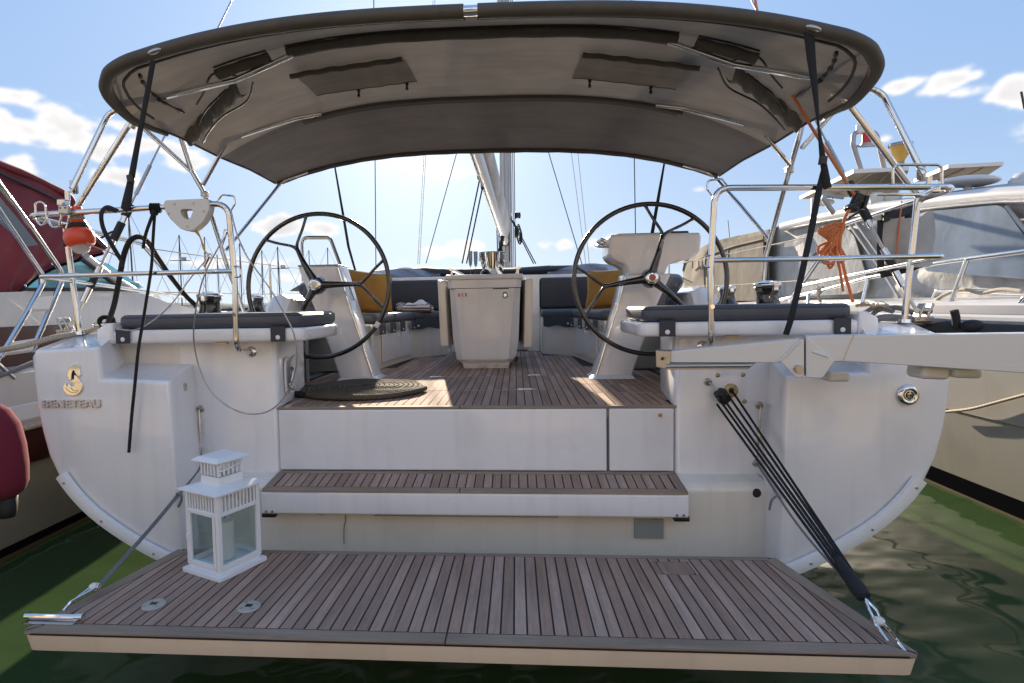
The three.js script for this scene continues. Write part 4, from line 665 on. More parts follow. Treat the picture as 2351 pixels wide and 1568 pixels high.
  add(yacht, 'tie_strap', tubeRaw([at(1892, 390, -3.05), at(1880, 435, -3.07), at(1862, 530, -3.08), at(1838, 640, -3.10), at(1815, 735, -3.13), at(1804, 768, -3.15)], .0165, 8, .2, V(0, 0, 1)), M.strap);
  add(yacht, 'strap_buckle', [rbox(.035, .045, .025, .006, ...at(300, 410, -3.03).toArray(), 0, 0, .15)], M.black); add(yacht, 'strap_buckle', [rbox(.035, .045, .025, .006, ...at(1889, 368, -3.0).toArray(), 0, 0, -.15)], M.black);
  for (const s of [-1, 1]) add(yacht, 'fore_strap', tubeRaw(s < 0 ? [at(769, 384, -5.22), at(789, 500, -5.6), at(800, 566, -6.0), at(816, 622, -6.4)] : [at(1526, 368, -5.22), at(1512, 450, -5.3), at(1496, 542, -5.0)], [.008, .014, .016, .014].slice(0, s < 0 ? 4 : 3), 8, .25, V(0, 0, 1)), M.strap);
}
/* ------------------------------------------------------------------ mast, boom, rigging, spray hood, fittings on the transom */
{
  add(yacht, 'coachroof', skin([[-7.56, 1.9, 2.03], [-7.7, 1.88, 2.045], [-10, 1.6, 1.98], [-12.4, .8, 1.78]].map(([z, w, h]) => [[w, 1.44], [w * .97, h - .12], [w * .9, h - .02], [w * .8, h], [-w * .8, h], [-w * .9, h - .02], [-w * .97, h - .12], [-w, 1.44]].map(p => V(p[0], p[1], z))), true, .5), M.gel);
  // folded spray hood lying over the companionway
  const sec = 18, rings = []; for (let i = 0; i <= 44; i++) { const t = i / 44, x = mix(-2.08, 2.02, t), e = Math.pow(Math.sin(Math.PI * clamp(t, .004, .996)), .28), h = (.15 + .03 * Math.sin(t * 9) + .03 * (fbm(t * 9, 2, 1, 3) - .5)) * e; const r = []; for (let k = 0; k < sec; k++) { const a = k / sec * 2 * Math.PI; const w = 1 + .16 * (fbm(t * 7, Math.cos(a) * 2 + 4, Math.sin(a) * 2, 3) - .5); r.push(V(x, 2.035 + (Math.sin(a) * .5 + .5) * h * w, -8.05 + Math.cos(a) * .30 * w * (e * .6 + .4))); } rings.push(r); }
  add(yacht, 'spray_hood', skin(rings, true, .9), M.hoodCanvas);
  for (const [x0, x1] of [[-1.75, -.75], [.7, 1.85]]) add(yacht, 'hood_window', boxUV(sheet(26, 6, (u, v) => V(mix(x0, x1, u), 2.045 + v * .13 * Math.sin(Math.PI * clamp(u, .08, .92)), -7.705 - .05 * v + .03 * Math.sin(u * 17 + v * 5)))), M.vinylClear);
  for (const s of [-1, 1]) add(yacht, 'clear_screen', sheet(10, 6, (u, v) => { const x = s * mix(1.45, 1.98, u); return V(x, 1.98 + v * .16 * (1 - u * .6), -7.2 - .35 * v); }), M.vinylClear);
  // mast
  const mx = at(1163, 560, -11).x, ell = (y, k) => { const r = []; for (let i = 0; i < 20; i++) { const a = i / 20 * 2 * Math.PI; r.push(V(mx + Math.cos(a) * .115 * k, y, -11 + Math.sin(a) * .16 * k)); } return r; };
  add(yacht, 'mast', skin([ell(1.7, 1), ell(9, 1), ell(19, .8)], true, .9), M.mastGrey);
  add(yacht, 'mast_track', [pipe([V(mx - .05, 2.0, -10.83), V(mx - .05, 9, -10.83)], .022), pipe([V(mx + .07, 2.0, -10.87), V(mx + .07, 9, -10.87)], .014)], M.sail);
  add(yacht, 'halyard', [pipe([V(mx + .135, 1.9, -10.9), V(mx + .145, 12, -10.9)], .010, 0, 6)], M.ropeCream); add(yacht, 'halyard', [pipe([V(mx + .165, 1.9, -10.92), V(mx + .175, 12, -10.92)], .008, 0, 6)], M.ropeBlack);
  add(yacht, 'mast_winch', lathe([[0, 0], [.07, 0], [.05, .05], [.06, .10], [0, .11]], mx + .17, 3.35, -11, 18, 0, -Math.PI / 2), M.black); add(yacht, 'mast_cleat', rbox(.08, .16, .06, .01, mx + .19, 3.0, -10.95), M.whitePlastic);
  add(yacht, 'gooseneck', rbox(.13, .14, .12, .02, mx - .02, 2.83, -10.78), M.black);
  { const p = at(1183, 525, -10.9), q = []; for (let i = 0; i < 60; i++) { const a = i / 59 * 2 * Math.PI * 6; q.push(V(p.x + .05 + Math.sin(a) * .045 + i * .0006, p.y - .05 + Math.cos(a) * .14 - i * .002, p.z + .03 + .02 * Math.sin(a * .4))); } add(yacht, 'halyard_coil', rope(q, .009, 130, 6), M.ropeBlack); }
  // boom with the sail stowed in its bag
  const b0 = at(1160, 552, -10.7), b1 = at(1098, 360, -6.3), dir = V().copy(b1).sub(b0), bE = V().copy(b0).addScaledVector(dir, 1.07);
  const br = (c, k, up, w, h) => { const r = []; for (let i = 0; i < 16; i++) { const a = i / 16 * 2 * Math.PI; r.push(V(c.x + Math.cos(a) * w, c.y + up + Math.sin(a) * h, c.z)); } return r; };
  add(yacht, 'boom', skin([0, .5, 1].map(t => br(V().lerpVectors(b0, bE, t), 1, 0, .058, .085)), true, .9), M.alu);
  add(yacht, 'boom_track', pipe([V(b0.x - .052, b0.y - .05, b0.z), V(bE.x - .052, bE.y - .05, bE.z)], .012), M.black);
  add(yacht, 'sail_bag', skin([0, .04, .3, .6, .9, 1].map((t, i) => br(V().lerpVectors(b0, bE, mix(.02, 1, t)).add(V(.055, 0, 0)), 1, .20, [.03, .05, .06, .07, .075, .05][i], [.12, .23, .23, .20, .15, .08][i])), true, .9), M.sail);
  const sp = at(1102, 405, -7.25); add(yacht, 'mainsheet_block', [ball(.055, sp.x, sp.y, sp.z, .7, 1, .5, 14), cyl(.012, .012, .12, sp.x, sp.y + .07, sp.z, 0, 0, 0, 8)], M.black); add(yacht, 'mainsheet_block', [ball(.05, sp.x + .03, sp.y - .12, sp.z + .02, .5, 1.2, .5, 14)], M.black);
  for (const [a, b] of [[[1101, 412], [1061, 604]], [[1108, 428], [1071, 604]], [[1122, 430], [1150, 520]]]) add(yacht, 'mainsheet', pipe([at(...a, -7.25), at(...b, b[0] > 1100 ? -9.8 : -8.0)], .0095, 0, 6), M.ropeBlack);
  for (const [a, b] of [[[1139, 470], [1143, 600]], [[1143, 474], [1147, 600]], [[1172, 500], [1225, 605]], [[1177, 505], [1230, 605]], [[1168, 530], [1170, 600]]]) add(yacht, 'control_line', pipe([at(...a, -10.3), at(...b, -10.3)], .010, 0, 6), M.ropeBlack);
  const vb = at(1140, 470, -10.2); add(yacht, 'vang_block', [rbox(.07, .2, .06, .02, vb.x, vb.y, vb.z)], M.black);
  // wires: shrouds, lazy jacks
  const wireTo = (n, a, b, z0, z1, r, m, k = 1) => { const p = at(...a, z0), q = at(...b, z1); add(yacht, n, pipe([p, V().copy(p).lerp(q, k)], r, 0, 6), m); };
  wireTo('shroud', [978, 604], [1050, 345], -10.6, -10.9, .0085, M.wireDark, 3); wireTo('shroud', [1336, 606], [1258, 345], -10.6, -10.9, .0085, M.wireDark, 3);
  wireTo('shroud', [959, 606], [974, 350], -12, -12, .009, M.wire, 3); wireTo('shroud', [963, 606], [978, 350], -12, -12, .007, M.wire, 3); wireTo('shroud', [1345, 606], [1311, 345], -12, -12, .007, M.wire, 3); wireTo('shroud', [1353, 606], [1326, 345], -12, -12, .007, M.wire, 3);
  wireTo('shroud', [863, 612], [861, 362], -9.6, -9.6, .0085, M.wireDark, 3); wireTo('shroud', [1459, 540], [1456, 355], -9.6, -9.6, .0085, M.wireDark, 4);
  // backstays with their turnbuckles
  for (const s of [-1, 1]) {
    const foot = V(s * 2.59, 1.50, -3.42), top = s < 0 ? at(534, -4, -4.22) : at(1722, -6, -4.22); const d = V().copy(top).sub(foot), L = d.length(); d.normalize(); const on = t => V().copy(foot).addScaledVector(d, t);
    const Bk = part(yacht, 'backstay'); add(Bk, 'stay_wire', pipe([on(.05), on(L * 3.0)], .0062, 0, 8), M.wire);
    add(Bk, 'chainplate', [rbox(.11, .035, .06, .01, foot.x, foot.y + .01, foot.z), rbox(.016, .10, .055, .008, foot.x - .022, foot.y + .055, foot.z + .01, 0, 0, s * -.4), rbox(.016, .10, .055, .008, foot.x + .022, foot.y + .055, foot.z + .01, 0, 0, s * -.4), cyl(.02, .02, .075, foot.x, foot.y + .06, foot.z + .012, 0, 0, Math.PI / 2)], M.steelDull);
    const seg = (n, a, b, r, m) => add(Bk, n, pipe([on(a), on(b)], r, 0, 12), m);
    seg('rod', .07, .24, .010, M.steelDull); seg('turnbuckle', .22, .33, .019, M.steel); seg('tape_cover', .32, .42, .023, M.rubber); seg('turnbuckle', .42, .47, .02, M.steel); seg('rod', .47, .62, .009, M.steelDull); seg('turnbuckle', .62, .68, .018, M.steel); seg('tape_cover', .67, .80, .026, M.rubber); seg('turnbuckle', .80, .86, .02, M.steel); seg('tape_cover', .85, .94, .028, M.rubber);
    seg('sleeve', 1.02, 1.25, .0125, M.wire);
    const e = on(.74); add(Bk, 'tape_end', rope([e, V().copy(e).add(V(-.03, -.01, .02)), V().copy(e).add(V(-.10, -.05, .03))], .007, 8, 6), M.rubber);
  }
}
{ // nameplate, emblem and fittings on the stern
  const z = -2.999; const name = letters('BENETEAU', .044, .007, fontR, .0028); name.computeBoundingBox(); const a = at(100, 934, z), b = at(233, 934, z), w = name.boundingBox.max.x - name.boundingBox.min.x; name.translate(-name.boundingBox.min.x, 0, 0); name.scale((b.x - a.x) / w, .95, 1); put(name, a.x, a.y - .002, z); add(yacht, 'lettering', name, M.letterChrome, 'chrome name letters on the port quarter');
  const E = part(yacht, 'emblem'); E.userData.label = 'chrome seahorse emblem above the name letters';
  const c = at(171, 871, z), k = .000211; const shp = (pts) => { const s = new THREE.Shape(); const P = curve(pts.map(p => V((p[0] - 800) * k, -(p[1] - 580) * k, 0)), pts.length * 4, true); s.setFromPoints(P.map(p => new THREE.Vector2(p.x, p.y))); return s; };
  const extr = (pts, dz, dep) => put(new THREE.ExtrudeGeometry(shp(pts), { depth: dep, bevelEnabled: true, bevelSize: .0022, bevelThickness: .003, bevelSegments: 3, curveSegments: 4 }), c.x, c.y, z + dz);
  add(E, 'seahorse_head', extr([[925, 172], [985, 240], [966, 262], [1000, 440], [985, 478], [952, 480], [920, 448], [872, 390], [848, 330], [812, 322], [775, 380], [748, 470], [740, 560], [716, 588], [672, 530], [650, 440], [675, 350], [715, 275], [772, 212], [845, 180]], .001, .006), M.chrome);
  add(E, 'seahorse_neck', extr([[838, 335], [850, 390], [832, 470], [806, 545], [778, 562], [757, 540], [757, 460], [782, 380], [812, 340]], -.002, .001), M.black);
  add(E, 'seahorse_body', extr([[842, 465], [910, 520], [985, 610], [1030, 720], [1020, 830], [950, 925], [850, 980], [740, 990], [630, 965], [560, 915], [520, 850], [512, 780], [540, 705], [572, 668], [582, 730], [608, 775], [634, 740], [655, 705], [682, 700], [702, 738], [745, 768], [790, 762], [822, 725], [818, 680], [780, 648], [728, 630], [770, 600], [812, 580], [836, 530]], .001, .006), M.chrome);
  for (const o of [[[585, 790], [640, 860], [720, 910], [830, 925], [930, 890]], [[720, 780], [770, 840], [850, 878], [930, 850]]]) add(E, 'seahorse_line', tubeRaw(curve(o.map(p => V(c.x + (p[0] - 800) * k, c.y - (p[1] - 580) * k, z + .0105)), 16), .0012, 6), M.black);
  // round polished light on the starboard quarter
  const q = at(2083, 906, z), Lt = part(yacht, 'stern_light'); Lt.position.copy(q);
  add(Lt, 'light_bezel', lathe([[.026, .016], [.034, .024], [.046, .020], [.053, .008], [.056, 0], [0, 0]], 0, 0, 0, 40, Math.PI / 2), M.chrome); add(Lt, 'light_face', lathe([[0, .014], [.027, .014]], 0, 0, 0, 32, Math.PI / 2), M.black);
  add(Lt, 'light_mark', [boxg(.022, .022, .004, 0, 0, .016), boxg(.007, .046, .004, 0, 0, .0175), torus(.022, .0028, 0, 0, .016, 0, 0, 0, 28, 6)], M.chrome); add(Lt, 'light_mark_inset', [boxg(.014, .004, .003, 0, 0, .0205), boxg(.003, .014, .003, .004, 0, .0205)], M.black);
  // pad eyes, wires and the lifting gear of the platform
  const zt = -3.349;
  const eye = (px, py, zz = zt) => { const p = at(px, py, zz), G = part(yacht, 'pad_eye'); add(G, 'eye_plate', [lathe([[0, .006], [.020, .006], [.023, 0]], p.x, p.y, p.z, 18, Math.PI / 2), torus(.013, .005, p.x, p.y, p.z + .014, .6, 0, 0, 18, 8), cyl(.008, .008, .012, p.x, p.y + .012, p.z + .006, Math.PI / 2, 0, 0, 10)], M.steelDull); return V(p.x, p.y, p.z + .018); };
  const p1 = eye(461, 938), p2 = at(463, 1066, zt + .04), mid = V().lerpVectors(p1, p2, .56);
  add(yacht, 'turnbuckle', [pipe([p1, V().lerpVectors(p1, p2, .2)], .004), pipe([V().lerpVectors(p1, p2, .18), mid], .0075), pipe([mid, V().lerpVectors(p1, p2, .72)], .004), rbox(.022, .05, .02, .006, ...V().lerpVectors(p1, p2, .75).toArray())], M.steel); add(yacht, 'turnbuckle_strop', [pipe([V().lerpVectors(p1, p2, .78), p2], .009), ball(.02, p2.x, p2.y, p2.z, 1, 1.1, .8, 10)], M.ropeGrey);
  const eyeL = V(-1.568, .425, -2.265), off = V(.012, 0, .004);
  add(yacht, 'lift_line', [rope([p2, V().lerpVectors(p2, eyeL, .5).add(V(0, -.012, 0)), eyeL], .0056, 14), rope([V().copy(p2).add(off), V().lerpVectors(p2, eyeL, .5).add(V(.008, -.016, 0)), V().copy(eyeL).add(off)], .0056, 14)], M.ropeGrey);
  const te = V().lerpVectors(p2, eyeL, .30); add(yacht, 'line_tail', rope([te, V().copy(te).add(V(.03, .004, .01)), V().copy(te).add(V(.034, -.03, .012)), V().copy(te).add(V(.014, -.07, .012))], .007, 14), M.ropeGrey);
  const r1 = eye(1743, 930), r2 = eye(1735, 1062); add(yacht, 'turnbuckle', [pipe([r1, V().lerpVectors(r1, r2, .25)], .004), pipe([V().lerpVectors(r1, r2, .22), V().lerpVectors(r1, r2, .72)], .0072), pipe([V().lerpVectors(r1, r2, .7), r2], .004)], M.steel);
  for (const [x, y] of [[1648, 861], [1706, 860], [1709, 921]]) { const p = at(x, y, zt); add(yacht, 'bolt_head', [lathe([[.004, .005], [.010, .005], [.013, 0]], p.x, p.y, p.z, 16, Math.PI / 2)], M.brass); }
  const fl = at(1678, 896, zt); const FL = part(yacht, 'line_outlet'); add(FL, 'outlet_plate', lathe([[.013, .006], [.018, .012], [.038, .008], [.041, 0]], fl.x, fl.y, fl.z, 28, Math.PI / 2), M.brass); add(FL, 'outlet_hole', cyl(.013, .013, .004, fl.x, fl.y, fl.z + .004, Math.PI / 2), M.black); for (const a of [.3, 2.4, 4.5]) add(FL, 'outlet_screw', cyl(.005, .005, .004, fl.x + Math.cos(a) * .029, fl.y + Math.sin(a) * .029, fl.z + .0105, Math.PI / 2, 0, 0, 8), M.steelDull);
  const pl = at(1736, 1131, -3.205); add(yacht, 'drain_plug', lathe([[0, .012], [.021, .012], [.026, .006], [.027, 0]], pl.x, pl.y, pl.z, 24, Math.PI / 2), M.rubber);
  const bt = at(1625, 876, zt); eye(1625, 876); const bk = V(bt.x + .05, bt.y - .055, zt + .06), eyeR = V(1.592, .455, -2.128), dd = V().copy(eyeR).sub(bk).normalize();
  const K = part(yacht, 'lifting_tackle');
  add(K, 'shackle', [pipe([V(bt.x, bt.y, bt.z + .02), bk], .006)], M.steelDull); add(K, 'tackle_block', [rbox(.062, .085, .06, .014, bk.x + .012, bk.y - .02, bk.z, 0, .3, .62), cyl(.027, .027, .065, bk.x + .012, bk.y - .02, bk.z, .2, 0, Math.PI / 2 + .6, 16)], M.black);
  const lowEnd = V().copy(eyeR).addScaledVector(dd, -.085);
  const lines = [[-.034, -.034, -.016], [-.010, -.022, -.006], [.008, -.012, .004], [.032, .010, .012]]; for (const l of lines) { const a = V(bk.x + l[0] + .012, bk.y + l[1] - .03, bk.z + .01), b = V(lowEnd.x + l[2], lowEnd.y + l[2] * .6, lowEnd.z); add(K, 'tackle_line', pipe([a, b], .0064, 0, 8), M.ropeBlack); }
  add(K, 'tackle_line', pipe([V(fl.x, fl.y, fl.z), V(fl.x + .004, fl.y - .01, fl.z + .03), V(lowEnd.x + .014, lowEnd.y + .01, lowEnd.z)], .0062, .02, 8), M.ropeBlack);
  const c0 = V().lerpVectors(bk, lowEnd, .86); add(K, 'tackle_block', [tubeRaw([c0, V().lerpVectors(c0, lowEnd, .4), V().lerpVectors(c0, lowEnd, .8), V().copy(lowEnd)], [.014, .024, .030, .026], 12)], M.strap);
  add(K, 'snap_shackle', [pipe([lowEnd, V().copy(lowEnd).addScaledVector(dd, .05).add(V(-.012, 0, 0)), V(eyeR.x - .012, eyeR.y - .02, eyeR.z)], .005, .02, 8), pipe([lowEnd, V().copy(lowEnd).addScaledVector(dd, .05).add(V(.012, 0, 0)), V(eyeR.x + .012, eyeR.y - .02, eyeR.z)], .005, .02, 8)], M.chrome);
  const sl = V().lerpVectors(r2, eyeR, .02); add(yacht, 'lift_line', rope([r2, V().lerpVectors(r2, eyeR, .5).add(V(-.012, -.03, 0)), V().lerpVectors(r2, eyeR, .92)], .0056, 14), M.ropeGrey);
  const t2 = V().lerpVectors(r2, eyeR, .27).add(V(-.01, -.01, 0)); add(yacht, 'line_tail', rope([t2, V().copy(t2).add(V(-.035, -.02, .01)), V().copy(t2).add(V(-.05, -.075, .012))], .006, 12), M.ropeGrey);
  const ml = at(410, 887, -3.2); add(yacht, 'side_latch', [rbox(.012, .045, .03, .004, -1.675, ml.y, -3.18), cyl(.004, .004, .014, -1.669, ml.y + .01, -3.18, 0, 0, Math.PI / 2, 8)], M.steelDull);
  // lifelines running forward from the pushpits
  for (const s of [-1, 1]) { for (const [y0, y1] of [[2.11, 2.2], [1.78, 1.86]]) add(yacht, 'lifeline', rope([V(s * 2.5, y0, -4.15), V(s * 2.57, (y0 + y1) / 2 - .01, -6.4), V(s * 2.55, y1, -8.6), V(s * 2.1, y1 + .05, -11.5)], .0042, 20, 6), M.ropeCream); for (const [x, z, h] of [[2.56, -6.4, 2.16], [2.54, -8.6, 2.2]]) add(yacht, 'stanchion', pipe([V(s * x, 1.49, z), V(s * x, h, z)], .0135), M.steel); }
}
/* ------------------------------------------------------------------ loose things on and about the yacht */
{ // lantern
  const yb = .412 + (-2.54 + 1.98) * .048, A = V(-1.094, yb, -2.435), Bp = V(-1.352, yb, -2.554), Cp = V(-.959, yb, -2.651);
  const ctr = V((Bp.x + Cp.x) / 2, yb, (Bp.z + Cp.z) / 2), ang = Math.atan2(-(A.z - Bp.z), A.x - Bp.x), S = .27;
  const L = thing('lantern', 'white metal garden lantern with glass sides holding a white candle, on the teak platform', 'lantern', [ctr.x, yb + .001, ctr.z]); L.rotation.y = ang;
  add(L, 'base_plate', rbox(S, .022, S, .003, 0, .011, 0), M.lantern); add(L, 'base_rim', rbox(S - .045, .016, S - .045, .003, 0, .0285, 0), M.lantern);
  const h0 = .037, h1 = .40, w = .108; for (const [x, z] of [[-1, -1], [1, -1], [1, 1], [-1, 1]]) add(L, 'corner_post', rbox(.02, h1 - h0, .02, .002, x * w, (h0 + h1) / 2, z * w), M.lantern);
  for (let f = 0; f < 4; f++) {
    const F = part(L, 'side_panel'); F.rotation.y = f * Math.PI / 2;
    add(F, 'bottom_rail', rbox(2 * w - .02, .022, .012, .002, 0, h0 + .013, w + .002), M.lantern); add(F, 'middle_rail', rbox(2 * w - .02, .018, .012, .002, 0, .302, w + .002), M.lantern);
    add(F, 'top_rail', rbox(2 * w - .02, .016, .012, .002, 0, .392, w + .002), M.lantern);
    for (let i = 0; i < 10; i++) add(F, 'slat', boxg(.0085, .074, .006, -w + .018 + i * (2 * w - .036) / 9, .348, w + .002), M.lantern);
    add(F, 'pane', boxg(2 * w - .02, .242, .002, 0, .178, w - .004), M.glass);
    if (f === 0) { for (const s of [-1, 1]) add(F, 'door_stile', rbox(.016, .255, .01, .002, s * (w - .02), .176, w + .009), M.lantern); for (const y of [.052, .30]) add(F, 'door_rail', rbox(2 * w - .03, .016, .01, .002, 0, y, w + .009), M.lantern); add(F, 'door_latch', rbox(.012, .03, .012, .003, -w + .013, .175, w + .018), M.lantern); }
  }
  const sl = part(L, 'roof'); const R4 = (s, y) => [[-s, -s], [s, -s], [s, s], [-s, s]].map(p => V(p[0], y, p[1]));
  add(sl, 'roof_plate', skin([R4(.143, .400), R4(.143, .405), R4(.066, .424), R4(.066, .419)], true, .3), M.lantern);
  for (let f = 0; f < 4; f++) { const g = []; const w2 = .064; const q = boxg(2 * w2, .040, .006, 0, .440, w2), q2 = boxg(2 * w2, .014, .006, 0, .527, w2); const bars = []; for (let i = 0; i < 6; i++) bars.push(boxg(.010, .062, .006, -w2 + .005 + i * (2 * w2 - .01) / 5, .496, w2)); for (const b of [q, q2, ...bars]) g.push(put(b, 0, 0, 0, 0, f * Math.PI / 2)); add(sl, 'cupola_grille', g, M.lantern); }
  add(sl, 'cupola_roof', skin([R4(.094, .533), R4(.094, .537), R4(.07, .552), R4(.03, .556)], true, .3), M.lantern);
  add(sl, 'handle', pipe([V(.066, .50, -.06), V(.098, .51, -.0), V(.10, .50, .05), V(.066, .49, .065)], .0035, .03, 8), M.lantern);
  add(L, 'candle', lathe([[0, 0], [.040, 0], [.041, .004], [.040, .186], [.034, .19], [0, .184]], 0, .037, -.005, 32), M.wax); add(L, 'wick', cyl(.0015, .0015, .012, 0, .238, -.005, 0, 0, 0, 6), M.black);
}
{ // flemish coil of black rope on the sole
  const c = V(-.82, 1.034, -3.975), pts = []; const turns = 11; for (let i = 0; i <= turns * 34; i++) { const a = i / 34 * 2 * Math.PI, r = .055 + (i / (turns * 34)) * .385; pts.push(V(c.x + Math.cos(a) * r, c.y + .019 + .007 * Math.sin(i * .9) * .4 + .012 * (1 - r / .44), c.z - Math.sin(a) * r * .97)); }
  const e = pts[pts.length - 1]; // run off to port
  const q = pts.slice(); for (let k = 1; k <= 8; k++) q.push(V(e.x - .02 * k * 0 + .0, e.y + .004, e.z));
  const t = thing('rope_coil', 'flat spiral coil of black rope lying on the teak cockpit sole', 'rope', [0, 0, 0]); add(t, 'coil', tubeRaw(pts, .0185, 8), M.ropeCoil);
  add(t, 'rope_end', rope([V(c.x - .34, c.y + .022, c.z + .30), V(c.x - .44, c.y + .02, c.z + .20), V(c.x - .47, c.y + .022, c.z + .06), V(c.x - .435, c.y + .022, c.z - .02), V(c.x - .40, c.y + .02, c.z - .06)], .021, 20), M.ropeBlack);
}
function pillow(name, label, w, h, t, pos, rot, m) {
  const o = thing(name, label, 'pillow', pos); o.rotation.set(...rot);
  const f = (sg) => (u, v) => { const a = u * 2 - 1, b = v * 2 - 1, e = (1 - Math.pow(Math.abs(a), 3)) * (1 - Math.pow(Math.abs(b), 3)), pin = 1 - .10 * Math.pow(Math.abs(a * b), .6) * 0 - .07 * (1 - Math.abs(a)) * Math.pow(Math.abs(b), 6) - .07 * (1 - Math.abs(b)) * Math.pow(Math.abs(a), 6); return V(a * w / 2 * (1 - .07 * (1 - b * b) * Math.pow(Math.abs(a), 5)), b * h / 2 * (1 - .07 * (1 - a * a) * Math.pow(Math.abs(b), 5)), sg * (t / 2 * Math.pow(Math.max(e, 0), .55) + .006 * (fbm(a * 3, b * 3, 5 + sg, 3) - .5) * e * 4)); };
  add(o, 'cover', [boxUV(sheet(28, 28, f(1))), boxUV(sheet(28, 28, f(-1)))], m); const ed = []; for (let i = 0; i < 4; i++) for (let k = 0; k < 12; k++) { const t2 = k / 12; ed.push(f(1)(...[[t2, 0], [1, t2], [1 - t2, 1], [0, 1 - t2]][i])); } ed.push(ed[0]); add(o, 'seam', tubeRaw(ed, .005, 6), m); return o;
}
pillow('throw_pillow', 'mustard yellow throw pillow leaning in the port bench corner behind the wheel', .56, .50, .17, [-1.36, 1.80, -6.22], [-.30, .55, .06], M.yellow);
pillow('throw_pillow', 'mustard yellow throw pillow behind the starboard wheel, leaning on the bench', .60, .46, .17, [1.33, 1.79, -6.25], [-.36, -.35, -.10], M.yellow);
{ // towel
  const t = thing('towel', 'white and peach striped towel with fringe folded on the port bench corner', 'towel', [-.90, 1.578, -6.75]); t.rotation.y = -.15;
  const fold = (y, w, d, h, m, k, n) => add(t, n, boxUV(sheet(24, 10, (u, v) => { const a = v * Math.PI * 2; return V((u - .5) * w + .01 * Math.sin(a + u * 9), y + h / 2 + Math.sin(a) * h / 2 * (1 + .25 * Math.sin(u * 7 + k)) + .02 * Math.exp(-Math.pow((u - .62) * 6, 2)) * Math.max(0, Math.sin(a)) * k, Math.cos(a) * d / 2); })), m);
  fold(0, .34, .20, .035, M.towelPeach, 0, 'towel_fold'); fold(.030, .34, .19, .04, M.towel, 1, 'towel_fold'); fold(.062, .26, .16, .04, M.towel, 2, 'towel_fold');
  const fr = []; for (let i = 0; i < 26; i++) { const x = -.17 - .02 * R(), y = .02 + .08 * R(), z = -.08 + .17 * R(); fr.push(rope([V(x, y, z), V(x - .025, y + .012, z + .01 * R()), V(x - .05 - .02 * R(), y - .01, z)], .003, 6, 5)); } add(t, 'fringe', fr, M.towel).userData.kind = 'stuff';
}
{ // champagne bucket, bottle, two flutes on the console
  const y = 1.926, bc = at(1131, 600, -5.62); const b = thing('ice_bucket', 'polished steel wine bucket with ring handles on the console top', 'ice bucket', [bc.x, y, -5.62]); b.scale.setScalar(1.12);
  add(b, 'bucket_body', lathe([[0, .004], [.082, .004], [.086, .01], [.118, .195], [.124, .2], [.122, .204], [.113, .2], [.08, .014], [0, .012]], 0, 0, 0, 48), M.chrome);
  for (const s of [-1, 1]) add(b, 'ring_handle', [torus(.024, .0045, s * .112, .15, .03, 0, Math.PI / 2 - s * .3, 0, 24, 8), ball(.012, s * .108, .178, .03, 1, 1, 1, 10)], M.steel);
  const bo = thing('wine_bottle', 'dark green wine bottle standing tilted in the steel bucket', 'bottle', [bc.x + .035, y + .02, -5.64]); bo.rotation.z = -.18; bo.rotation.x = .05; bo.scale.setScalar(1.15); add(bo, 'bottle_glass', lathe([[0, 0], [.04, 0], [.04, .17], [.017, .22], [.015, .26]], 0, 0, 0, 24), mat({ color: lin(.01, .03, .015), roughness: .1 })); add(bo, 'foil', lathe([[.0155, .235], [.0175, .24], [.0165, .31], [.0185, .315], [.0185, .325], [0, .328]], 0, 0, 0, 20), M.black);
  [[1080, -5.50, 'left clear champagne flute on the console beside the steel bucket'], [1092, -5.56, 'right clear champagne flute on the console, nearest the steel bucket']].forEach(([px, z, lb]) => { const p = at(px, 600, z); const g = thing('champagne_flute', lb, 'glass', [p.x, y, z]); add(g, 'flute_bowl', lathe([[.004, .085], [.014, .10], [.019, .14], [.0215, .235], [.0205, .235], [.018, .142], [.012, .103], [0, .092]], 0, 0, 0, 20), M.flute); add(g, 'flute_rim', torus(.021, .0013, 0, .235, 0, Math.PI / 2, 0, 0, 24, 6), M.white); add(g, 'flute_stem', lathe([[0, 0], [.03, 0], [.028, .003], [.006, .008], [.004, .02], [.0035, .08], [.006, .09], [0, .092]], 0, 0, 0, 20), M.flute); });
}
{ // man-overboard light, hanging upside down on the port rail
  const p = at(183, 548, -3.14); const t = thing('rescue_light', 'orange rescue light with white lens hanging upside down on the port rail', 'rescue light', [p.x, p.y, p.z]); t.rotation.z = .12; t.scale.setScalar(.87);
  add(t, 'float_body', lathe([[.034, .09], [.04, .075], [.075, .06], [.089, .035], [.092, 0], [.084, -.035], [.066, -.048], [.05, -.05]], 0, 0, 0, 40), M.orange); add(t, 'lens', lathe([[.056, -.046], [.057, -.056], [.05, -.062], [.052, -.07], [.044, -.085], [.022, -.098], [0, -.10]], 0, 0, 0, 32), M.lens);
  add(t, 'neck', lathe([[0, .21], [.036, .21], [.04, .205], [.038, .09], [0, .09]], .004, 0, 0, 28), M.orange); add(t, 'clamp', [lathe([[.045, .075], [.05, .08], [.05, .10], [.045, .105], [.04, .10]], 0, 0, 0, 28), rbox(.12, .03, .05, .008, -.03, .092, .0)], M.rubber);
  const w = []; for (let i = 0; i <= 90; i++) { const a = i / 90 * 2 * Math.PI * 6; w.push(V(.004 + Math.cos(a) * .0415, .125 + i / 90 * .06, Math.sin(a) * .0415)); } add(t, 'wound_cord', tubeRaw(w, .005, 6), M.ropeCream);
  add(t, 'lanyard', rope([V(.07, -.035, .03), V(.10, -.06, .04), V(.17, -.10, .03), V(.23, -.14, .01), V(.26, -.18, 0)], .004, 20, 6), M.ropeCream); add(t, 'clip', [ball(.018, -.10, -.02, .01, 1, 1.1, .8, 10), cyl(.006, .006, .10, -.085, .03, .01, 0, 0, -.4, 8)], M.black);
}
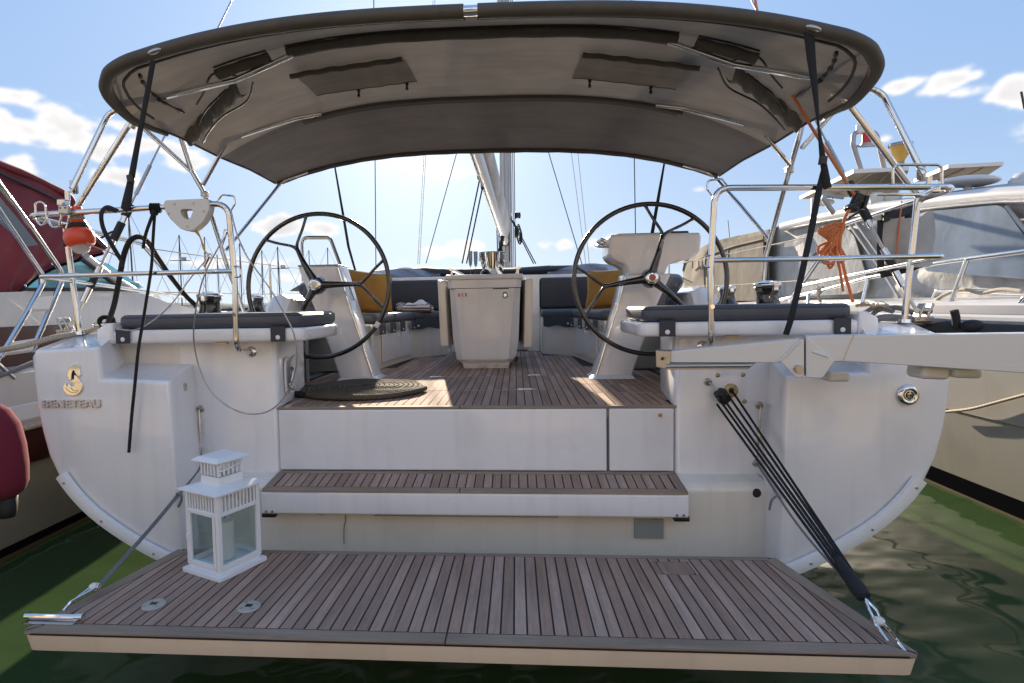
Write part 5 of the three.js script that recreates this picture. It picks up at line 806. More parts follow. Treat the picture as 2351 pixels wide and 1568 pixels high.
{ // white moulded bracket block on the port rail
  const c = at(424, 486, -3.06), k = 3.21 / 1300; const o = [[-52, 22], [-48, 27], [46, 28], [52, 22], [50, 4], [36, -20], [14, -38], [0, -40], [-16, -34], [-40, -10], [-50, 8]].map(p => [p[0] * k, p[1] * k]); const hole = [[-13, 8], [13, 8], [15, 2], [8, -13], [0, -16], [-10, -9], [-15, 0]];
  const s = new THREE.Shape(soften(o, .015).map(p => new THREE.Vector2(...p))); s.holes.push(new THREE.Path(soften(hole.map(p => [p[0] * k, p[1] * k]), .01).map(p => new THREE.Vector2(...p))));
  const t = thing('motor_bracket', 'white plastic outboard bracket block with a hole, clamped to the port rail', 'bracket', [c.x, c.y, c.z]); add(t, 'block', put(new THREE.ExtrudeGeometry(s, { depth: .05, bevelEnabled: true, bevelSize: .006, bevelThickness: .006, bevelSegments: 3 }), 0, 0, -.075), M.whitePlastic);
  for (const [x, y] of [[-28, 20], [16, 21], [40, 2], [0, -31], [-44, -1]]) add(t, 'bolt', cyl(.006, .006, .006, x * k, y * k, -.017, Math.PI / 2, 0, 0, 10), M.steelDull);
}
const loose = (name, label, cat, pts, r, m, k = 40, flat = 1, up = null) => { const t = thing(name, label, cat); add(t, 'line', rope(pts.map(p => at(...p)), r, k, 8, flat, up), m); return t; };
loose('rope', 'black rope hanging from the port rail down over the stern quarter, its end free', 'rope', [[356, 482, -3.07], [352, 540, -3.07], [348, 610, -3.07], [336, 690, -3.06], [328, 740, -3.05], [318, 800, -3.0], [310, 880, -2.96], [302, 960, -2.96], [296, 1038, -2.965]], .0085, M.ropeBlack);
loose('rope', 'short black rope end hanging beside the white bracket block', 'rope', [[354, 484, -3.06], [344, 510, -3.04], [334, 540, -3.05], [329, 570, -3.06]], .009, M.ropeBlack, 16);
{ const t = thing('rope_lashing', 'black rope lashing wound round the port rail beside the bracket block', 'rope'); for (let i = 0; i < 4; i++) { const p = at(348 + i * 6, 477, -3.1); add(t, 'turn', torus(.022, .007, p.x, p.y, p.z, 0, Math.PI / 2 + .2, 0, 20, 8), M.ropeBlack); } const p = at(354, 488, -3.085); add(t, 'knot', ball(.024, p.x, p.y, p.z, 1, .8, .8, 12), M.ropeBlack); }
loose('webbing_strap', 'black webbing strap looped from the port rail down to the deck edge', 'strap', [[268, 484, -3.08], [246, 476, -3.07], [234, 486, -3.06], [236, 520, -3.08], [256, 560, -3.1], [277, 596, -3.14], [282, 612, -3.18]], .014, M.strap, 24, .25, V(0, 0, 1));
loose('mooring_line', 'thick black mooring line standing from the port quarter up to the rail', 'rope', [[247, 745, -3.45], [262, 700, -3.42], [274, 640, -3.38], [286, 580, -3.32], [300, 551, -3.34], [318, 543, -3.4], [338, 553, -3.5], [362, 590, -3.7], [400, 645, -3.9], [430, 682, -4.0], [452, 703, -4.05]], .0165, M.ropeBlack, 50);
loose('guard_wire', 'thin grey coated wire hanging in a wide loop off the port rail', 'wire', [[530, 482, -3.08], [545, 540, -3.06], [575, 600, -3.05], [615, 655, -3.05], [650, 715, -3.05], [676, 770, -3.07], [680, 840, -3.10], [662, 895, -3.13], [630, 935, -3.16], [590, 950, -3.2], [545, 943, -3.2], [490, 905, -3.2], [460, 850, -3.18], [446, 790, -3.15], [446, 740, -3.1], [466, 640, -3.05], [500, 570, -3.05], [519, 540, -3.08]], .0042, M.wire, 90);
loose('guard_wire', 'thin grey coated wire sagging from the rail to the port seat cushion', 'wire', [[470, 600, -3.2], [436, 640, -3.15], [400, 690, -3.12], [355, 733, -3.12], [310, 757, -3.13], [268, 755, -3.14]], .004, M.wire, 40);
{ const t = thing('snap_hook', 'steel pelican hook hanging at the end of the yellow line on the port rail', 'hook'); const a = at(481, 588, -3.12), b = at(468, 612, -3.12); add(t, 'hook_body', [pipe([a, b], .008, 0, 8), torus(.014, .004, a.x, a.y, a.z, 0, .4, 0, 18, 6)], M.steel); const c = at(519, 532, -3.1), d = at(507, 566, -3.08); const t2 = thing('snap_hook', 'steel snap hook at the upper end of the looped wire on the port rail', 'hook'); add(t2, 'hook_body', [pipe([c, d], .010, 0, 8), torus(.012, .004, c.x, c.y, c.z, 0, .4, 0, 18, 6)], M.steel); }
loose('cord', 'thin yellow cord hanging behind the white bracket block', 'rope', [[428, 486, -3.13], [434, 510, -3.12], [446, 528, -3.12], [460, 545, -3.12], [468, 572, -3.12], [480, 586, -3.12]], .0045, M.ropeYellow, 24);
loose('cord', 'second yellow cord from the bracket block to the black loop', 'rope', [[447, 516, -3.11], [458, 540, -3.11], [464, 556, -3.11], [470, 568, -3.11]], .0045, M.ropeYellow, 16);
loose('mooring_rope', 'twisted cream mooring rope leading off the port quarter to the left', 'rope', [[-60, 812, -3.0], [0, 803, -3.05], [60, 792, -3.1], [120, 775, -3.2], [180, 765, -3.35], [240, 750, -3.5], [252, 744, -3.55]], .017, M.ropeCream, 40);
{ const c = at(247, 738, -3.5); const t = thing('deck_cleat', 'steel mooring cleat on the port quarter deck wrapped with rope', 'cleat'); add(t, 'cleat_horn', [pipe([V(c.x - .06, c.y - .02, c.z + .05), V(c.x + .10, c.y - .015, c.z + .02)], .014), cyl(.02, .025, .04, c.x + .02, c.y - .045, c.z + .03)], M.steel); add(t, 'rope_turn', [torus(.03, .014, c.x + .005, c.y + .0, c.z + .03, 0, .6, 0, 20, 8), torus(.03, .014, c.x + .04, c.y, c.z + .02, 0, -.5, 0, 20, 8)], M.ropeBlack); }
loose('warp', 'grey dock line stretched from the starboard quarter out to the right', 'rope', [[1990, 742, -3.5], [2030, 728, -3.45], [2090, 732, -3.42], [2160, 738, -3.4], [2250, 742, -3.35], [2360, 746, -3.3], [2480, 752, -3.2]], .0185, M.ropeGrey, 40);
loose('warp', 'loop of grey dock line heaped on the starboard quarter behind the cushion', 'rope', [[1990, 735, -3.7], [2015, 712, -3.7], [2060, 706, -3.6], [2100, 722, -3.55], [2080, 738, -3.55], [2010, 742, -3.55], [1984, 726, -3.6], [2010, 706, -3.7], [2050, 714, -3.6]], .015, M.ropeGrey, 60);
{ const t = thing('rope_fray', 'frayed pale rope end lying on the starboard quarter above the cushion', 'rope'); const c = at(2005, 702, -3.62); const l = []; for (let i = 0; i < 26; i++) { const a = R() * 6.28; l.push(rope([V(c.x, c.y - .01, c.z), V(c.x + Math.cos(a) * .04, c.y + .03 * R(), c.z + Math.sin(a) * .04), V(c.x + Math.cos(a) * .10, c.y + .02 * R() - .01, c.z + Math.sin(a) * .08)], .0025, 6, 4)); } add(t, 'strands', l, M.ropeCream).userData.kind = 'stuff'; }
{ // orange halyard: line down the backstay, cam block, hank
  const t = thing('orange_line', 'orange rope running down the starboard backstay to a black block', 'rope'); add(t, 'line', rope([at(1732, -10, -4.2), at(1741, 36, -4.15), at(1788, 160, -3.6), at(1850, 270, -3.5), at(1920, 382, -3.42), at(1962, 448, -3.4)], .0085, 40), M.ropeOrange);
  const c = at(1968, 466, -3.4); add(t, 'cam_block', [rbox(.06, .09, .045, .012, c.x, c.y + .01, c.z, 0, 0, -.4), ball(.034, c.x - .035, c.y - .03, c.z + .01, 1.2, .8, 1, 12), rbox(.09, .02, .05, .006, c.x - .03, c.y - .012, c.z + .02, 0, 0, .5), rbox(.02, .08, .03, .006, c.x + .03, c.y, c.z + .02, 0, 0, -.3)], M.black);
  add(t, 'line_tail', rope([at(1955, 476, -3.38), at(1944, 490, -3.36), at(1936, 512, -3.36), at(1928, 560, -3.36), at(1938, 620, -3.36), at(1958, 693, -3.4)], .0085, 30), M.ropeOrange);
  const h = thing('rope_hank', 'orange rope hanked into a hanging coil behind the starboard rail', 'rope'); const top = at(1906, 515, -3.4), k = 2.9 / 1300; const pts = []; for (let i = 0; i < 7; i++) { const dx = -27 + i * 8, low = 66 + (i * 5 % 4) * 13, z = i * .006; pts.push([dx - 3, 6 + Math.abs(i - 4) * 3, z], [dx + 3, -4 + Math.abs(i - 4) * 3.4, z], [dx * .8 + 7, 14, z], [dx * .22 + 5, 44, z], [dx * .95 + 8, low - 6, z], [dx * .95 - 1, low + 6, z], [dx * .8 - 7, low - 10, z + .004], [dx * .22 + 1, 42, z + .006], [dx * .85 - 6, 18, z + .004]); }
  add(h, 'coil', rope(pts.map(p => V(top.x + p[0] * k, top.y - p[1] * k, top.z + p[2])), .0078, 420, 7), M.ropeOrange);
  add(h, 'coil_loop', rope([[0, 44], [-18, 62], [-32, 80], [-26, 98], [-6, 100], [2, 86], [-12, 70], [2, 50]].map(p => V(top.x + p[0] * k, top.y - p[1] * k, top.z + .05)), .0078, 40, 7), M.ropeOrange); add(h, 'coil_tail', rope([[4, 50], [8, 90], [14, 124], [22, 172]].map(p => V(top.x + p[0] * k, top.y - p[1] * k, top.z + .05)), .0078, 24, 7), M.ropeOrange);
  const wr = []; for (let i = 0; i <= 40; i++) { const a = i / 40 * 2 * Math.PI * 5; wr.push(V(top.x + (4 + Math.cos(a) * 12) * k, top.y - (34 + i * .42) * k, top.z + .012 + Math.sin(a) * .03)); } add(h, 'coil_wrap', tubeRaw(wr, .0085, 7), M.ropeOrange);
}
{ // white weather cloth bag with black bindings hung on the starboard pushpit
  const t = thing('cloth_pannier', 'white cloth pannier bound in black webbing hung on the starboard rail', 'bag');
  const Z = -3.72, f = (px, py, dz = 0) => at(px, py, Z + dz); add(t, 'cloth', boxUV(sheet(10, 14, (u, v) => { const a = V().lerpVectors(f(2026, 512), f(2108, 492), u), b = V().lerpVectors(f(2022, 628), f(2108, 606), u); return V().lerpVectors(a, b, v).add(V(0, 0, .05 * Math.sin(u * Math.PI) + .012 * Math.sin(u * 7 + v * 4))); }, .08)), M.whiteCanvas);
  for (const pts of [[[2022, 505], [2022, 628]], [[2024, 502], [2108, 478]], [[2084, 484], [2092, 600]], [[2022, 630], [2108, 608], [2124, 590]]]) add(t, 'binding', tubeRaw(curve(pts.map(p => f(p[0], p[1], .07)), 10), .022, 8, .35, V(0, 0, 1)), M.strap);
  add(t, 'top_flap', boxUV(sheet(8, 4, (u, v) => V().lerpVectors(V().lerpVectors(f(2028, 480, .06), f(2105, 458, .06), u), V().lerpVectors(f(2026, 512, .09), f(2090, 490, .09), u), v), .01)), M.hoodCanvas); add(t, 'cord', rope([f(2070, 462, .10), f(2066, 500, .12), f(2060, 560, .12), f(2056, 600, .12)], .005, 16, 6), M.ropeOrange);
}
{ // aluminium gangway
  const t = thing('gangway', 'aluminium folding gangway reaching from the starboard stern out to the right', 'gangway');
  const G0 = at(1537, 820, -2.98), G1 = at(2420, 812, -2.42), gd = V(G1.x - G0.x, 0, G1.z - G0.z).normalize(), gn = V(-gd.z, 0, gd.x); if (gn.z < 0) gn.negate();
  const onG = (px, py, o = 0) => { const r = sight(px, py), q = V().copy(G0).addScaledVector(gn, o); return V().copy(EYE).addScaledVector(r, V().copy(q).sub(EYE).dot(gn) / r.dot(gn)); }; // on the beam's front face
  const beam = (pts, o, dz, r = .0035) => { const f = pts.map(p => onG(p[0], p[1], o)), u = f.map(p => [V().copy(p).sub(G0).dot(gd), p.y]); const w = (p, d) => V().copy(G0).addScaledVector(gd, p[0]).addScaledVector(gn, o - d).setY(p[1]); return skin([u.map(p => w(p, dz)), u.map(p => w(p, r)), inset(u, r * .3).map(p => w(p, r * .3)), inset(u, r).map(p => w(p, 0))], true, .25); };
  add(t, 'inner_beam', beam([[1537, 806], [1836, 777], [1842, 832], [1790, 832], [1537, 832]], 0, .10), M.alu);
  add(t, 'outer_beam', beam([[1850, 771], [2440, 764], [2440, 862], [2351, 856], [1935, 829], [1858, 831]], .004, .11), M.alu);
  add(t, 'hinge_plate', beam([[1790, 828], [1838, 779], [1846, 779], [1846, 862], [1838, 868], [1826, 866]], .012, .125), M.alu); add(t, 'hinge_plate', beam([[1850, 774], [1858, 776], [1900, 816], [1916, 829], [1890, 866], [1884, 868], [1850, 866]], .014, .125), M.alu);
  add(t, 'joint_seam', beam([[1957, 770], [1961, 770], [1936, 829], [1932, 829]], .0052, .004, .001), M.steelDull);
  const bp = onG(1831, 846, .012); add(t, 'hinge_pin', cyl(.019, .019, .03, bp.x, bp.y, bp.z + .008, Math.PI / 2, 0, 0, 8), M.steelDull);
  const weld = mat({ color: lin(.75, .75, .75), metalness: .4, roughness: .55 }); add(t, 'weld_bead', rope([[1792, 826], [1806, 814], [1822, 797], [1836, 783]].map(p => onG(p[0], p[1], .013)), .006, 14, 6), weld); add(t, 'weld_bead', rope([[1866, 806], [1884, 812], [1902, 818]].map(p => onG(p[0], p[1], .015)), .007, 14, 6), weld);
  add(t, 'end_bracket', [beam([[1505, 804], [1540, 806], [1540, 832], [1528, 847], [1506, 842]], .008, .08)], M.steelDull); const eb = at(1521, 822, -2.99); add(t, 'end_bolt', cyl(.008, .008, .06, eb.x, eb.y, eb.z, Math.PI / 2, 0, .3, 8), M.black);
  add(t, 'slide_rail', [pipe([onG(1530, 840, .008), onG(1722, 839, .008)], .010, 0, 8), beam([[1530, 834], [1734, 834], [1718, 847], [1528, 848]], .002, .10)], M.steelDull);
  const ub = at(2180, 856, -2.62); add(t, 'roller_shoe', [rbox(.12, .06, .12, .02, ub.x - .05, ub.y + .0, ub.z - .06, 0, 0, -.05), rbox(.12, .05, .1, .02, ub.x + .07, ub.y + .002, ub.z - .03, 0, 0, -.05)], M.whitePlastic);
  add(t, 'rail_foot', [rbox(.10, .05, .10, .015, ...at(1915, 862, -2.9).toArray())], M.whitePlastic);
}
/* ------------------------------------------------------------------ neighbour to port: motor cruiser under a maroon canopy */
{
  const b = thing('motor_cruiser', 'white motor cruiser with maroon canopy and boarding ladder moored to port', 'motor boat');
  const zs = [-2.2, -3.2, -4.4, -6, -8, -10, -11.6, -12.6], dx = [0, 0, 0, -.03, -.14, -.5, -1.1, -1.9];
  const band = (n, m, pts) => add(b, n, skin(zs.map((z, i) => pts.map(p => V(p[0] + dx[i] * (1 + (p[1] < .5 ? .25 : 0)), p[1] + (i > 4 ? (i - 4) * .055 * p[1] : 0), z))), false, .4, false), m);
  band('boot_stripe', M.boot, [[-4.2, -.35], [-3.14, -.22], [-3.125, .085]]); band('weed_line', M.weed, [[-3.13, -.05], [-3.118, -.03], [-3.117, .03]]);
  band('lower_hull', M.hullBeige, [[-3.122, .085], [-3.06, .38], [-3.03, .615]]); band('wood_band', M.maroonPaint, [[-3.028, .615], [-3.0, .63], [-2.99, .845], [-3.0, .86]]);
  band('upper_hull', M.hullWhite, [[-3.0, .86], [-2.985, .875], [-2.975, .93], [-3.0, 1.02], [-3.01, 1.03], [-3.02, 1.235], [-3.06, 1.255], [-3.35, 1.26]]);
  add(b, 'rope_rail', rope(zs.slice(0, 6).map((z, i) => V(-2.985 + dx[i], .872, z)), .021, 60), M.ropeCream);
  add(b, 'hull_stud', [cyl(.012, .016, .07, -2.96, .735, -3.78, 0, 0, Math.PI / 2, 12), ball(.019, -2.925, .735, -3.78, 1, 1, 1, 12)], M.steel);
  add(b, 'stern_face', boxg(2.6, 1.2, .06, -4.35, .66, -2.2), M.hullWhite);
  add(b, 'inner_panel', rbox(.04, .30, 2.0, .01, -3.30, 1.39, -3.3), M.maroonPaint);
  const X = -3.3, q = (px, py, dxx = 0) => atX(px, py, X + dxx);
  // cabin side running forward to the foredeck
  const side = [[-30, 672], [80, 668], [300, 668], [338, 676], [384, 694], [452, 709], [452, 740], [-30, 800]].map(p => q(...p)); add(b, 'cabin_side', skin([side, side.map(p => V(p.x - .5, p.y - .0, p.z))], true, .4), M.hullWhite);
  const strip = [[60, 660], [312, 660], [330, 668], [56, 668]].map(p => q(p[0], p[1], .012)); add(b, 'window_rubber', skin([strip, strip.map(p => V(p.x - .03, p.y, p.z))], true, .4), M.rubber);
  const pane = (n, pts, m, o) => { const a = pts.map(p => q(p[0], p[1], o)); return add(b, n, skin([a, a.map(p => V(p.x - .012, p.y, p.z))], true, .4), m); };
  pane('windscreen_pane', [[104, 622], [196, 592], [232, 622], [262, 660], [64, 660]], M.glassBlue, -.05); pane('windscreen_pane', [[212, 590], [250, 606], [300, 640], [330, 660], [286, 660]], M.glassBlue, -.03);
  add(b, 'windscreen_frame', pipe([q(197, 588, -.02), q(252, 632, -.02), q(312, 668, -.02)], .030, .05), M.hullWhite); add(b, 'windscreen_frame', pipe([q(184, 592, -.03), q(226, 622, -.03), q(272, 662, -.03)], .018), M.black);
  add(b, 'cabin_seat', rbox(.3, .25, .5, .03, ...q(170, 640, -.5).toArray()), M.plasterB); add(b, 'dash', rbox(.3, .12, .9, .04, ...q(220, 655, -.4).toArray()), M.gelGrey);
  // canopy
  const C = part(b, 'canopy'); const cq = (px, py, o = 0) => atX(px, py, -3.38 + o);
  const edge = [[-90, 338], [0, 380], [60, 404], [118, 432], [156, 450], [168, 470], [176, 494], [206, 534], [240, 566], [238, 580], [186, 594], [136, 608], [90, 632], [52, 662], [22, 690], [4, 716], [-90, 792]];
  const hull2 = edge.map(p => cq(...p)); const ctr = cq(60, 540, .03); const fan = []; for (let i = 0; i < hull2.length; i++) fan.push(hull2[i]);
  { const uv = 14, g = sheet(20, 20, (u, v) => { // a cloth stretched between its upper and lower edges
      const up = curve([[-90, 338], [0, 380], [60, 404], [118, 432], [156, 450], [168, 470], [200, 525], [240, 566]].map(p => cq(...p)), 20), lo = curve([[-90, 792], [4, 716], [22, 690], [52, 662], [90, 632], [136, 608], [186, 594], [238, 580]].map(p => cq(...p)), 20);
      const i = Math.round(u * 20), p = V().lerpVectors(up[i], lo[i], v); p.x += .05 * Math.sin(v * Math.PI) * Math.min(1, (1 - u) * 3) + .022 * (fbm(u * 5, v * 3 + u * 3, 4, 3) - .5) + .010 * Math.sin((u * 7 + v * 4) * 3); return p; }); add(C, 'side_curtain', boxUV(g), M.maroon); }
  const ridge = [[-90, 336], [0, 376], [60, 400], [118, 428], [150, 444], [163, 456]].map(p => cq(...p)); add(C, 'roof_cloth', boxUV(sheet(18, 8, (u, v) => { const r = curve(ridge, 18)[Math.round(u * 18)]; return V(r.x - v * 2.2, r.y + .085 * Math.sin(v * Math.PI) + .012 + .0 * v, r.z + v * .1); })), M.maroon);
  add(C, 'roof_roll', tubeRaw(curve([...ridge, cq(170, 478)], 24), .026, 10), M.maroon); add(C, 'piping', tubeRaw(curve([[-90, 352], [0, 397], [60, 424], [118, 452], [150, 470]].map(p => cq(p[0], p[1], .035)), 20), .012, 6), M.black);
  add(C, 'hem_binding', tubeRaw(curve([[4, 718], [22, 692], [52, 664], [90, 634], [136, 610], [186, 596], [236, 582]].map(p => cq(p[0], p[1], .03)), 24), .011, 6), M.boot); add(C, 'hem_binding', tubeRaw([[176, 492], [206, 534], [240, 568]].map(p => cq(p[0], p[1], .03)), .028, 8), M.maroonPaint);
  { const w = [[-40, 425], [0, 452], [40, 500], [88, 562], [60, 566], [0, 512], [-40, 470]].map(p => cq(p[0], p[1], .062)); add(C, 'clear_window', skin([w, w.map(p => V(p.x - .006, p.y, p.z))], true, .3), mat({ color: lin(.13, .15, .16), roughness: .12, bumpMap: T.wrinkle, bumpScale: .004 })); }
  for (const [x, y] of [[58, 655], [22, 676], [191, 585], [74, 545], [59, 545], [4, 700], [120, 605]]) { const p = cq(x, y, .045); add(C, 'stud', ball(.012, p.x, p.y, p.z, .6, 1, 1, 10), M.chrome); }
  add(C, 'corner_flap', boxUV(sheet(6, 6, (u, v) => cq(mix(-60, 24, u), mix(690, 760, v) - u * 30 + (1 - u) * 30, .02 + .03 * Math.sin(v * 5)))), M.maroonPaint);
  // polished rails of the boarding ladder
  const L = part(b, 'boarding_ladder'); const lq = (px, py, o = 0) => atX(px, py, -3.02 + o);
  add(L, 'ladder_rail', pipe([lq(-60, 330), lq(0, 426), lq(70, 520), lq(140, 622), lq(141, 648), lq(117, 706), lq(73, 806)], .018, .08), M.steel); add(L, 'ladder_rail', pipe([lq(-60, 400), lq(0, 485), lq(50, 560), lq(97, 630), lq(99, 650), lq(60, 722), lq(2, 818)], .018, .08), M.steel);
  const tread = (pts) => { const a = pts.map(p => lq(p[0], p[1], .02)); return skin([a, a.map(p => V(p.x - .02, p.y - .018, p.z))], true, .3); }; add(L, 'tread', tread([[86, 682], [124, 678], [113, 708], [68, 710]]), M.white); add(L, 'tread', tread([[28, 784], [84, 776], [76, 802], [12, 810]]), M.white);
  add(L, 'lower_rail', pipe([lq(2, 818), lq(-10, 830), lq(32, 868)], .014, .03), M.steel); add(b, 'side_line', rope([lq(-30, 872), lq(30, 850), lq(76, 832)], .018, 14), M.ropeGrey);
  add(b, 'bow_rail', pipe([q(335, 676, -.1), q(352, 672, -.1), q(366, 684, -.1), q(368, 706, -.1)], .016, .05), M.steel);
  const f = thing('fender', 'maroon fabric covered fender hanging between the two boats on the left', 'fender'); const c = at(-10, 1050, -2.9); add(f, 'cover', lathe([[0, -.245], [.07, -.235], [.12, -.20], [.142, -.15], [.146, -.05], [.14, .06], [.12, .18], [.08, .26], [.03, .30], [0, .305]], c.x, c.y, c.z, 32), M.maroonFur); add(f, 'fender_end', lathe([[0, -.34], [.035, -.335], [.045, -.30], [.052, -.225], [0, -.22]], c.x + .05, c.y, c.z, 20), M.rubber); add(f, 'hanging_rope', pipe([V(c.x, c.y + .28, c.z), V(c.x - .05, c.y + 1.0, c.z - .1)], .01), M.ropeBlack);
}
{ const t = thing('fender_board', 'long black cloth covered fender lying between the starboard quarter and the motor yacht', 'fender'); const p0 = at(2075, 752, -3.55), p1 = at(2440, 772, -3.0); add(t, 'cover', tubeRaw([p0, V().lerpVectors(p0, p1, .03), V().lerpVectors(p0, p1, .5), p1], [.02, .05, .055, .055], 12), M.hoodCanvas); const k = at(2200, 728, -3.35); add(t, 'strap_loop', pipe([at(2196, 752, -3.3), at(2194, 726, -3.3), at(2190, 712, -3.3)], .02), M.strap); add(t, 'strap_knot', ball(.045, ...at(2232, 748, -3.25).toArray(), 1.2, .8, 1, 14), M.strap); }
/* ------------------------------------------------------------------ neighbour to starboard: motor yacht under white canvas; a tan covered boat beyond */
{
  const b = thing('motor_yacht', 'large white motor yacht with canvas enclosure and solar panels moored to starboard', 'motor yacht');
  const zs = [-2.4, -3.4, -4.6, -6.2, -8, -10, -12.5, -15], dx = [0, 0, 0, .02, .06, .2, .8, 2.4];
  const band = (n, m, pts) => add(b, n, skin(zs.map((z, i) => pts.map(p => V(p[0] + dx[i], p[1], z))), false, .4, false), m);
  band('boot_stripe', M.boot, [[5.2, -.4], [3.93, -.2], [3.90, .155]]); band('weed_line', M.weed, [[3.915, -.04], [3.904, -.02], [3.903, .022]]);
  band('lower_hull', M.hullBeige, [[3.90, .155], [3.86, .42], [3.84, .70], [3.828, .712]]); band('topsides', M.hullBeige, [[3.828, .712], [3.83, .73], [3.82, 1.1], [3.83, 1.41]]); band('toe_rail', M.hullWhite, [[3.83, 1.41], [3.80, 1.43], [3.80, 1.48], [3.84, 1.498]]);
  band('blue_stripe', M.navy, [[3.84, 1.498], [3.845, 1.502], [3.86, 1.568]]); band('deck_edge', M.hullWhite, [[3.86, 1.568], [3.865, 1.572], [3.93, 1.605], [4.2, 1.63], [4.7, 1.64]]);
  add(b, 'porthole', [lathe([[0, .01], [.15, .012], [.17, .0]], 3.812, 1.30, -4.15, 28, 0, Math.PI / 2).scale(1, 1, 1)], M.glassBlue);
  add(b, 'rub_rope', rope([atX(2170, 945, 3.80), atX(2230, 938, 3.79), atX(2300, 920, 3.79), atX(2420, 888, 3.79)], .012, 20), M.ropeCream);
  // canvas enclosure
  const X = 4.62, q = (px, py, o = 0) => atX(px, py, X + o);
  const top = [[1756, 540], [1796, 513], [1864, 493], [1939, 481], [2014, 468], [2126, 453], [2289, 439], [2351, 436], [2470, 434]].map(p => q(...p)), bot = [[1756, 684], [1796, 684], [1864, 684], [1939, 684], [2014, 684], [2126, 684], [2289, 684], [2351, 684], [2470, 684]].map(p => q(...p));
  const cu = curve(top, 60), cb = curve(bot, 60);
  add(b, 'canvas_side', boxUV(sheet(60, 24, (u, v) => { const i = Math.round(u * 60), p = V().lerpVectors(cu[i], cb[i], v); p.x += .07 * (fbm(p.z * 1.2 + v * 2, v * 3, 2, 4) - .5) + .03 * Math.sin(v * 14 + p.z * 4) * Math.exp(-Math.abs(p.z + 7) * .7); return p; })), M.whiteCanvas);
  add(b, 'canvas_roof', boxUV(sheet(40, 12, (u, v) => { const p = cu[Math.round(u * 60)]; return V(p.x + v * 3, p.y + .16 * Math.sin(Math.min(v * 2, 1) * Math.PI / 2), p.z + .1 * Math.sin(u * 40) * .05); })), M.whiteCanvas);
  const rim = [[1796, 520], [1900, 497], [2014, 478], [2126, 466], [2289, 449], [2351, 446], [2470, 444]].map(p => q(p[0], p[1], -.05)); add(b, 'roof_band', tubeRaw(curve(rim, 40), .05, 10, 1.5, V(0, 1, 0)), M.hullWhite);
  const win = (n, pts, m, o = -.085) => { const a = pts.map(p => q(p[0], p[1], o)); const c = V(); a.forEach(p => c.add(p)); c.multiplyScalar(1 / a.length); add(b, n, skin([a, a.map(p => V(p.x + .012, p.y, p.z))], true, .3), m); };
  win('clear_window', soften([[2118, 486], [2290, 470], [2306, 478], [2420, 640], [2420, 646], [2122, 622]], 12), M.smoke); win('clear_window', soften([[1790, 560], [1930, 512], [1960, 540], [1996, 660], [1966, 674], [1800, 682]], 10), mat({ color: lin(.46, .45, .44), roughness: .3, map: T.cloth, bumpMap: T.wrinkle, bumpScale: .012 }), -.07);
  for (const pts of [[[1945, 508], [2010, 600], [2064, 682]], [[1958, 502], [2026, 596], [2086, 682]], [[2310, 474], [2380, 560], [2440, 640]]]) add(b, 'canvas_seam', tubeRaw(curve(pts.map(p => q(p[0], p[1], -.06)), 12), .018, 6), M.whiteCanvas);
  add(b, 'canvas_fold', boxUV(sheet(12, 6, (u, v) => q(mix(1824, 1880, u) + v * 12, mix(566, 540, u) + v * (26 + 8 * Math.sin(u * 4)), -.09 - .03 * Math.sin(u * 5)))), M.whiteCanvas);
  add(b, 'cabin_top', boxg(3, .3, 11, 6.3, 1.60, -8), M.hullWhite);
  // rails
  const r = (px, py) => atX(px, py, 4.0); add(b, 'side_rail', pipe([r(1790, 688), r(1897, 664), r(1990, 638), r(2079, 621), r(2150, 604), r(2225, 593), r(2351, 577), r(2440, 566)], .019, .2), M.steel);
  for (const [a, c] of [[[1857, 672], [1854, 700]], [[1993, 638], [1978, 700]], [[2221, 593], [2172, 722]]]) add(b, 'rail_post', pipe([r(...a), atX(...c, 3.92)], .018), M.steel);
  add(b, 'cabin_handrail', pipe([q(2142, 684, -.12), q(2150, 667, -.12), q(2240, 668, -.12), q(2360, 674, -.12), q(2450, 678, -.12)], .02, .05), M.steel); add(b, 'rail_line', rope([r(2135, 730), r(2150, 690), r(2178, 672), r(2215, 664), r(2250, 672), r(2300, 664), r(2345, 668)], .016, 40), M.ropeCream);
  add(b, 'bow_loop', pipe([atX(2344, 725, 3.9), atX(2340, 700, 3.9), atX(2352, 680, 3.9), atX(2368, 690, 3.9)], .016, .06), M.steel);
  { const k = r(1880, 668); const l = []; for (let i = 0; i < 5; i++) l.push(torus(.045, .014, k.x, k.y + .01, k.z + .02 * i - .04, .3 * i, 1.2, 0, 18, 7)); add(b, 'rope_knot', l, M.ropeCream); add(b, 'rope_knot_tail', rope([k, V(k.x, k.y - .08, k.z), V(k.x + .02, k.y - .16, k.z + .03)], .016, 10), M.ropeCream); }
  // things on the flying bridge
  const panel = (lb, pts, Y) => { const a = pts.map(p => atY(p[0], p[1], Y)); const t = thing('solar_panel', lb, 'solar panel'); const lo = skin([a, a.map(p => V(p.x, p.y + .045, p.z))], true, .3); add(t, 'panel_frame', lo, M.alu); const c = V(); a.forEach(p => c.add(p)); c.multiplyScalar(.25); add(t, 'panel_back', skin([a.map(p => V().lerpVectors(p, c, .05).add(V(0, -.004, 0))), a.map(p => V().lerpVectors(p, c, .05).add(V(0, .01, 0)))], true, .3), M.panelBack);
    for (const k of [.33, .66]) { const m0 = V().lerpVectors(a[0], a[1], k), m1 = V().lerpVectors(a[3], a[2], k); add(t, 'panel_batten', pipe([V(m0.x, m0.y - .012, m0.z), V(m1.x, m1.y - .012, m1.z)], .012, 0, 6), M.panelBack); } return t; };
  panel('solar panel seen from below, left of the two on the motor yacht', [[1959, 397], [2086, 391], [2062, 447], [1836, 457]], 3.12); panel('solar panel seen from below, right of the two on the motor yacht', [[2176, 386], [2304, 379], [2268, 402], [2098, 418]], 3.25);
